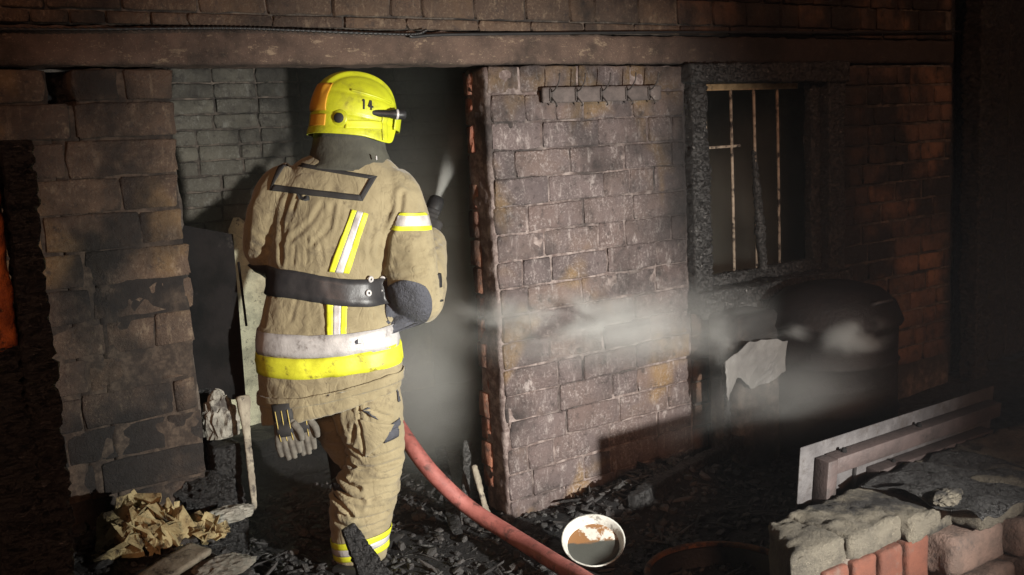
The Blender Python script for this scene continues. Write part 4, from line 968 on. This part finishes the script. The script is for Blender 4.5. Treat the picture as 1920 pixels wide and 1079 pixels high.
def hpatch(nm, ph0, ph1, z0, z1, mat, off, n=16, m=10, tl=0.0):
    """a panel following the shell: azimuth range (0 = front, right side negative) and heights"""
    v = []
    for j in range(m + 1):
        for i in range(n + 1):
            ph = ph0 + (ph1 - ph0) * i / n; z_ = z0 + (z1 - z0) * j / m + tl * (i / n); o_ = HM @ Vector((0, 0, z_)); dv = HM.to_3x3() @ Vector((math.cos(ph), math.sin(ph), 0))
            h = HB.ray_cast(o_, dv); n_ = h[1] if h[1].dot(dv) > 0 else -h[1]; v.append(h[0] + n_ * off)
    f = [(j * (n + 1) + i, j * (n + 1) + i + 1, (j + 1) * (n + 1) + i + 1, (j + 1) * (n + 1) + i) for j in range(m) for i in range(n)]
    o = newobj(nm, v, f, M[mat], hm); s = o.modifiers.new('s', 'SOLIDIFY'); s.thickness = .003; s.offset = 0; return o
hpatch('rear_panel', R(-151), R(-178), -.008, .088, 'helmet_orange', .002)
hpatch('rear_panel', R(182), R(151), -.008, .088, 'helmet_orange', .002)
hpatch('rear_panel', R(-150), R(-178), -.062, -.022, 'helmet_orange', .002)
for sg in (-1, 1):
    hpatch('side_tape', R(sg * 122), R(sg * 62), -.068, -.040, 'hivis', .0015, 20, 5, .012)
    hpatch('ear_cover', R(sg * 62), R(sg * 52), -.095, -.010, 'helmet', .004, 6, 12)
    hpatch('crest_edge', R(sg * 118), R(sg * 38), .064, .070, 'helmet', .003, 24, 2, -.022)
    ph = R(sg * 131); o_ = HM @ Vector((0, 0, -.034)); dv = (HM.to_3x3() @ Vector((math.cos(ph), math.sin(ph), 0))).normalized(); h = HB.ray_cast(o_, dv)
    KM = Matrix.Translation(h[0]) @ dv.to_track_quat('Z', 'Y').to_matrix().to_4x4()
    MB().lathe([(0, .004), (.026, .004), (.030, .0), (.030, -.006)], 28, KM).obj('knob_base', M['helmet'], hm)
    MB().lathe([(0, .012), (.013, .012), (.017, .009), (.018, .002), (.018, 0)], 24, KM).obj('knob', M['black_tape'], hm)
# the number 14 on each side
def hstroke(parent_nm, segs, ph_c, z_c, sg):
    for (x0, z0, x1, z1) in segs:
        v = []
        wdt = .0034
        A = np.array([x0, z0]); B = np.array([x1, z1]); tn = (B - A) / np.linalg.norm(B - A); nr = np.array([-tn[1], tn[0]])
        for k in range(9):
            for s_ in (-1, 1):
                q_ = A + (B - A) * k / 8 + nr * wdt * s_; ph = ph_c + sg * (-q_[0]) / .135; z_ = z_c + q_[1]
                dv = HM.to_3x3() @ Vector((math.cos(ph), math.sin(ph), 0)); h = HB.ray_cast(HM @ Vector((0, 0, z_)), dv); v.append(h[0] + dv * .0012)
        newobj('number', v, [(2 * k, 2 * k + 1, 2 * k + 3, 2 * k + 2) for k in range(8)], M['black_tape'], hm).modifiers.new('s', 'SOLIDIFY').thickness = .001
for sg in (-1, 1):
    hstroke('number', [(-.016, .016, -.016, -.018), (-.022, .010, -.016, .016), (.013, .016, .013, -.018), (.002, -.006, .022, -.006), (.002, -.006, .011, .016)], R(sg * 88), .022, sg)
# torch on the right of the brow
ph = R(-52); h = HB.ray_cast(HM @ Vector((0, 0, .0)), HM.to_3x3() @ Vector((math.cos(ph), math.sin(ph), 0)))
o_ = h[0]; td = (HM.to_3x3() @ Vector((.985, -.10, .06))).normalized(); TM = Matrix.Translation(o_ - td * .035 + (HM.to_3x3() @ Vector((.0, -.012, .0)))) @ td.to_track_quat('Z', 'Y').to_matrix().to_4x4()
tor = MB().lathe([(0, -.03), (.010, -.03), (.013, -.022), (.013, .04), (.016, .046), (.018, .07), (.0175, .096), (.015, .098), (.014, .092), (0, .092)], 20, TM).obj('torch', M['plastic_black'], hm)
MB().lathe([(0, .094), (.0135, .094), (.0135, .0935)], 18, TM).obj('lens', NT('torch_lens').done((.8, .8, .78), .1, emit=(1, .97, .9), estr=1.6), tor)
MB().lathe([(.0185, .062), (.0195, .066), (.0185, .070)], 20, TM).obj('torch_ring', M['silver'], tor)
# visor tucked at the brow
v = []
for j in range(7):
    for i in range(25):
        ph = R(-46 + 92 * i / 24); z_ = -.012 + .014 - .052 * j / 6; r_ = 1.05 - .02 * j / 6; v.append(HM @ Vector((a_ * 1.03 * math.cos(ph) * r_, b2 * 1.02 * math.sin(ph) * r_, z_)))
o = newobj('brow_visor', v, [(j * 25 + i, j * 25 + i + 1, (j + 1) * 25 + i + 1, (j + 1) * 25 + i) for j in range(6) for i in range(24)], M['helmet'], hm); o.modifiers.new('s', 'SOLIDIFY').thickness = .003

# ---- trousers
TRr = [(748, 622, 752), (790, 632, 755), (830, 648, 757), (870, 655, 756), (910, 634, 752), (950, 620, 738), (990, 619, 728), (1022, 622, 724), (1050, 628, 722)]
pts = []; rad = []
for (py, xl, xr) in TRr:
    a, b = lc(xl, py), lc(xr, py); c = (a + b) / 2; pts.append((c[0], {748: .0, 790: .01}.get(py, .02), c[2])); rad.append((b[0] - a[0]) / 2)
leg_r = tube_geo([(pts[0][0] - .03, 0.01, pts[0][2] + .10)] + pts, [.115] + rad, 32, True, 4)
LLx = [(735, 530, 660, .12), (780, 575, 690, .25), (830, 610, 712, .36), (870, 622, 715, .40), (910, 622, 708, .40), (950, 622, 700, .39), (985, 624, 695, .38)]
pts2 = []; rad2 = []
for (py, xl, xr, fw) in LLx:
    a, b = lc(xl, py, fw), lc(xr, py, fw); c = (a + b) / 2; pts2.append((c[0], fw, c[2])); rad2.append(min((b[0] - a[0]) / 2, .115))
leg_l = tube_geo([(pts2[0][0] + .04, 0, pts2[0][2] + .10)] + pts2, [.13] + rad2, 32, True, 4)
z7 = lc(616, 748)[2]
pelv = ring_loft([(wx + .04, .02, z7 - .03, .13, .10, 0, 0), (wx + .02, .02, z7 + .04, .18, .12, 0, 0), (wx, .01, z7 + .12, .19, .12, 0, 0), (wx, 0, z7 + .22, .17, .11, 0, 0)])
tv, tn, tf = union([leg_r, leg_l, pelv], .008, 6)
TS = [([(638, 742), (633, 786), (640, 812)], .008, .012), ([(676, 737), (678, 762)], .005, .014), ([(676, 764), (680, 810), (684, 846), (700, 853)], .005, .010), ([(693, 763), (729, 783)], .006, .008), ([(693, 770), (694, 800), (692, 842)], .005, .006),
      ([(633, 900), (655, 912), (676, 917)], .007, .016), ([(628, 920), (660, 936), (684, 940)], .006, .013), ([(618, 938), (640, 950), (660, 967)], .007, .016), ([(653, 882), (700, 880), (742, 874)], .008, .012),
      ([(660, 905), (705, 902), (738, 905)], .007, .010), ([(640, 968), (680, 975), (722, 968)], .007, .011), ([(690, 938), (722, 930), (738, 935)], .006, .009), ([(650, 866), (660, 882)], .008, .016), ([(655, 838), (690, 862), (745, 852)], .007, .009), ([(690, 955), (715, 955)], .006, .007),
      ([(668, 795), (660, 830)], .007, .008), ([(630, 985), (670, 995), (715, 985)], .006, .008), ([(712, 800), (735, 812), (752, 806)], .006, .007), ([(700, 885), (720, 893), (745, 888)], .006, .008)]
d = folds(tv, tn, TS, -.09) + .004 * vnoise(tv * np.array([.7, .7, 1.8]), 22, 5, 3) + .006 * vnoise(tv, 8, 9, 1)
d += sst(.62, .35, tv[:, 2]) * .006 * vnoise(tv * np.array([.5, .5, 2.4]), 14, 11, 2)
tv = tv + tn * d[:, None]
trou = newobj('trousers', tv, tf, M['tan'], ff)
TB = BVHTree.FromPolygons([Vector(x) for x in tv], tf)
lx, ly_ = pts[-2][0], pts[-2][1]
for (py0, py1, mt) in ((1001, 1013, 'hivis'), (1013, 1025, 'silver'), (1025, 1036, 'hivis')):
    z0, z1 = lc(675, py0)[2], lc(675, py1)[2]
    around({'hivis': 'yellow_tape', 'silver': 'silver_tape'}[mt], lambda a, z0=z0, z1=z1: (z0 + z1) / 2 + .018 * math.cos(a), z0 - z1, mt, .005, TB, 60, 3, (lx, ly_), None, trou)
def tq(nm, c, mat, off=.005): 
    A = quad_px(c, 10, 8); drape(nm, A, BK, mat, off, trou, .003, TB)
tq('hip_patch', [(738, 783), (758, 775), (758, 808), (724, 818)], 'elbow')
tq('hip_patch', [(744, 722), (757, 716), (757, 745), (748, 748)], 'elbow')
tq('cargo_pocket', [(684, 768), (740, 785), (724, 812), (690, 846)], 'tan', .010)
# ---- boots
for nm, (bx, by, bz, yw) in (('boot', (lx, .02, 0, R(-18))), ('boot', (pts2[-1][0], .38, .06, R(-5)))):
    MBt = Matrix.Translation((bx, by, bz)) @ Matrix.Rotation(yw, 4, 'Z')
    sh = ring_loft([(0, .0, .02, .060, .085, 0, 0), (0, 0, .10, .062, .08, 0, 0), (0, 0, .22, .072, .078, 0, 0), (0, -.01, .32, .078, .082, 0, 0)], 32)
    ft = tube_geo([(0, -.085, .045), (0, -.03, .055), (0, .08, .055), (0, .17, .048), (0, .21, .042)], [.042, .055, .054, .050, .03], 24, True, 4)
    bv, bn, bf = union([sh, ft], .008, 4); bv[:, 2] = np.maximum(bv[:, 2], .0)
    o = newobj(nm, [MBt @ Vector(x) for x in bv], bf, M['boot'], ff)
    MB().box(-.058, .058, -.125, .235, -.012, .014, .006, MBt).obj('sole', M['boot'], o)
# ---- the body inside the suit: one continuous figure with head and face
hd = HM @ Vector((.0, 0, -.035)); f3 = HM.to_3x3()
def hp3(x, y, z_): return HM @ Vector((x, y, z_))
head_parts = []
bm = bmesh.new(); bmesh.ops.create_icosphere(bm, subdivisions=4, radius=1.0)
hv = [hp3(x.co.x * .098, x.co.y * .076, x.co.z * .118 - .045) for x in bm.verts]; hf = [[a.index for a in q.verts] for q in bm.faces]; bm.free(); head_parts.append((hv, hf))
head_parts.append(tube_geo([hp3(.088, 0, -.03), hp3(.106, 0, -.055), hp3(.096, 0, -.068)], [.011, .015, .012], 10, True, 3))      # nose
head_parts.append(tube_geo([hp3(.070, -.02, -.135), hp3(.082, 0, -.142), hp3(.070, .02, -.135)], [.02, .022, .02], 10, True, 3))  # chin
for sg in (-1, 1): head_parts.append(tube_geo([hp3(-.005, sg * .074, -.02), hp3(-.012, sg * .084, -.04), hp3(-.004, sg * .076, -.065)], [.012, .015, .010], 10, True, 3))
neck = tube_geo([hp3(-.01, 0, -.10), lc(655, 290, .07), lc(640, 330, .05)], [.062, .066, .09], 20, True, 4)
bt = ring_loft([(q_[0], q_[1], q_[2], q_[3] * .80, q_[4] * .80, 0, 0) for q_ in [(wx, 0, .62, .19, .13), (wx, 0, .75, .2, .14), (cb[0], .01, 1.02, .19, .12), (lc(630, 400)[0], .03, 1.26, .21, .13), (lc(640, 340)[0], .05, 1.38, .17, .10)]])
ba = [tube_geo([S_R, E_R, (E_R + H_R) / 2 + np.array([.0, .0, -.02]), H_R], [.055, .048, .042, .032], 16, True, 4), tube_geo([S_L, E_L, (E_L + H_L) / 2, H_L], [.055, .048, .042, .032], 16, True, 4)]
bl_ = [tube_geo([(p[0], p[1], p[2]) for p in pts[::2]] + [(lx, .03, .06)], [.085, .075, .06, .055, .045, .045], 16, True, 3), tube_geo([p for p in pts2[::2]] + [(pts2[-1][0], .39, .14)], [.085, .07, .055, .045, .045], 16, True, 3)]
bv, bn, bf = union(head_parts + [neck, bt] + ba + bl_, .0075, 2)
body = newobj('body', bv, bf, M['skin'], ff)
body.data.materials.append(M['lining'])
hz = hp3(0, 0, -.15).z
for p in body.data.polygons: p.material_index = 0 if p.center.z > hz else 1
for sg in (-1, 1):
    MB().lathe([(0, .006), (.006, .005), (.010, .0), (.010, -.006)], 12, Matrix.Translation(hp3(.088, sg * .030, -.022)) @ (f3 @ Vector((1, 0, 0))).to_track_quat('Z', 'Y').to_matrix().to_4x4()).obj('eye', M['white_rag'], body)
# ---- gloved hands closed round nozzle and hose
def hand(wrist, grip, axis, side, nm, rg=.034):
    """five curled fingers round a cylinder through grip along axis"""
    w = Vector(wrist); g = Vector(grip); a = Vector(axis).normalized(); u = (g - w); u = (u - a * u.dot(a)).normalized(); s_ = a.cross(u)
    parts = [tube_geo([w, w.lerp(g, .45), g - u * rg * .9], [.040, .043, .040], 16, True, 3, .75, tuple(a))]
    for k, (o_, L_) in enumerate(((-.034, .85), (-.012, 1.0), (.010, .95), (.032, .78))):
        ch = [g + a * o_ - u * (rg + .012) + s_ * (.012 * side)]
        for q_ in range(1, 5):
            th = q_ * .72 * L_; ch.append(g + a * o_ + (-u * math.cos(th) + s_ * side * math.sin(th)) * (rg + .010))
        parts.append(tube_geo(ch, [.0125, .012, .0115, .011, .009], 10, True, 3))
    th = [g - a * .045 - u * (rg + .02), g - a * .055 - u * rg * .6 - s_ * side * (rg + .008), g - a * .04 + u * rg * .2 - s_ * side * (rg + .010), g - a * .02 + u * rg * .8 - s_ * side * (rg + .006)]
    parts.append(tube_geo(th, [.017, .015, .013, .010], 10, True, 3))
    v_, n_, f_ = union(parts, .005, 2); return newobj(nm, v_, f_, M['black_tape'], ff)
inv = lambda w: np.array([(np.array(w) - FO) @ FR, (np.array(w) - FO) @ FH, w[2]])
nl = inv(n0 + nd * .05); na = np.array([nd @ FR, nd @ FH, nd[2]]); hand(H_R, nl, na, 1, 'glove', .028)
h1 = inv(hp[1]); ha = inv(hp[2]) - inv(hp[0]); hand(H_L, h1, ha, -1, 'glove', .032)

# ---- spare gloves hanging below the jacket hem (things of their own)
def spare(px, py, tilt, sc, label, seed):
    g = empty('work_glove', tuple(FO + FR * lc(px, py, -.12)[0] + FH * -.15 + np.array([0, 0, lc(px, py, -.12)[2]])))
    g.rotation_euler = (0, tilt, math.atan2(FR[1], FR[0])); tag(g, label, 'glove', 'spare gloves hanging at the hip')
    cuff = ring_loft([(0, 0, .0, .034, .017, 0, 0), (0, 0, -.045, .036, .018, 0, 0), (0, 0, -.065, .034, .018, 0, 0)], 24)
    newobj('cuff', np.array(cuff[0]) * sc, cuff[1], M['black_tape'], g)
    palm = ring_loft([(0, 0, -.055, .036, .017, 0, 0), (0, .0, -.095, .042, .018, 0, 0), (0, .0, -.125, .040, .016, 0, 0)], 24)
    fg = [tube_geo([(x, 0, -.105), (x * 1.08, -.006, -.145), (x * 1.05, .004, -.145 - l)], [.0115, .0115, .0095], 10, True, 4) for x, l in ((-.031, .040), (-.010, .055), (.011, .052), (.031, .034))]
    th = tube_geo([(.030, -.01, -.07), (.050, -.016, -.10), (.052, -.016, -.135)], [.014, .0135, .010], 10, True, 4)
    v_, n_, f_ = union([palm, th] + fg, .004, 2); newobj('fingers', v_ * sc, f_, M['glove_grey'], g)
    for x in (-.020, .001, .022): MB().tube([(x * sc, -.019 * sc, -.02 * sc), (x * sc, -.0205 * sc, -.09 * sc), (x * sc, -.015 * sc, -.128 * sc)], .0016, 6, sub=3).obj('piping', M['glove_yellow'], g)
    pd = ring_loft([(.0, -.016, -.062, .024, .005, 0, 0), (.0, -.018, -.09, .030, .006, 0, 0), (.002, -.016, -.112, .024, .005, 0, 0)], 16); newobj('knuckle_pad', np.array(pd[0]) * sc, pd[1], M['black_tape'], g)
M['glove_grey'] = simple('grey_knit_glove', (.13, .12, .10), (.075, .07, .06), .9, 0, 20, .002, coord='obj')
M['glove_yellow'] = simple('yellow_glove_piping', (.42, .33, .10), None, .8, 0, 20, .001, coord='obj')
spare(530, 754, R(-6), 1.02, 'grey and black work glove hanging nearest the pier side', 1)
spare(560, 752, R(-3), 1.0, 'second work glove hanging behind it closer to the leg', 2)
bpy.data.objects['work_glove.001'].location += Vector((FH * .03).tolist())
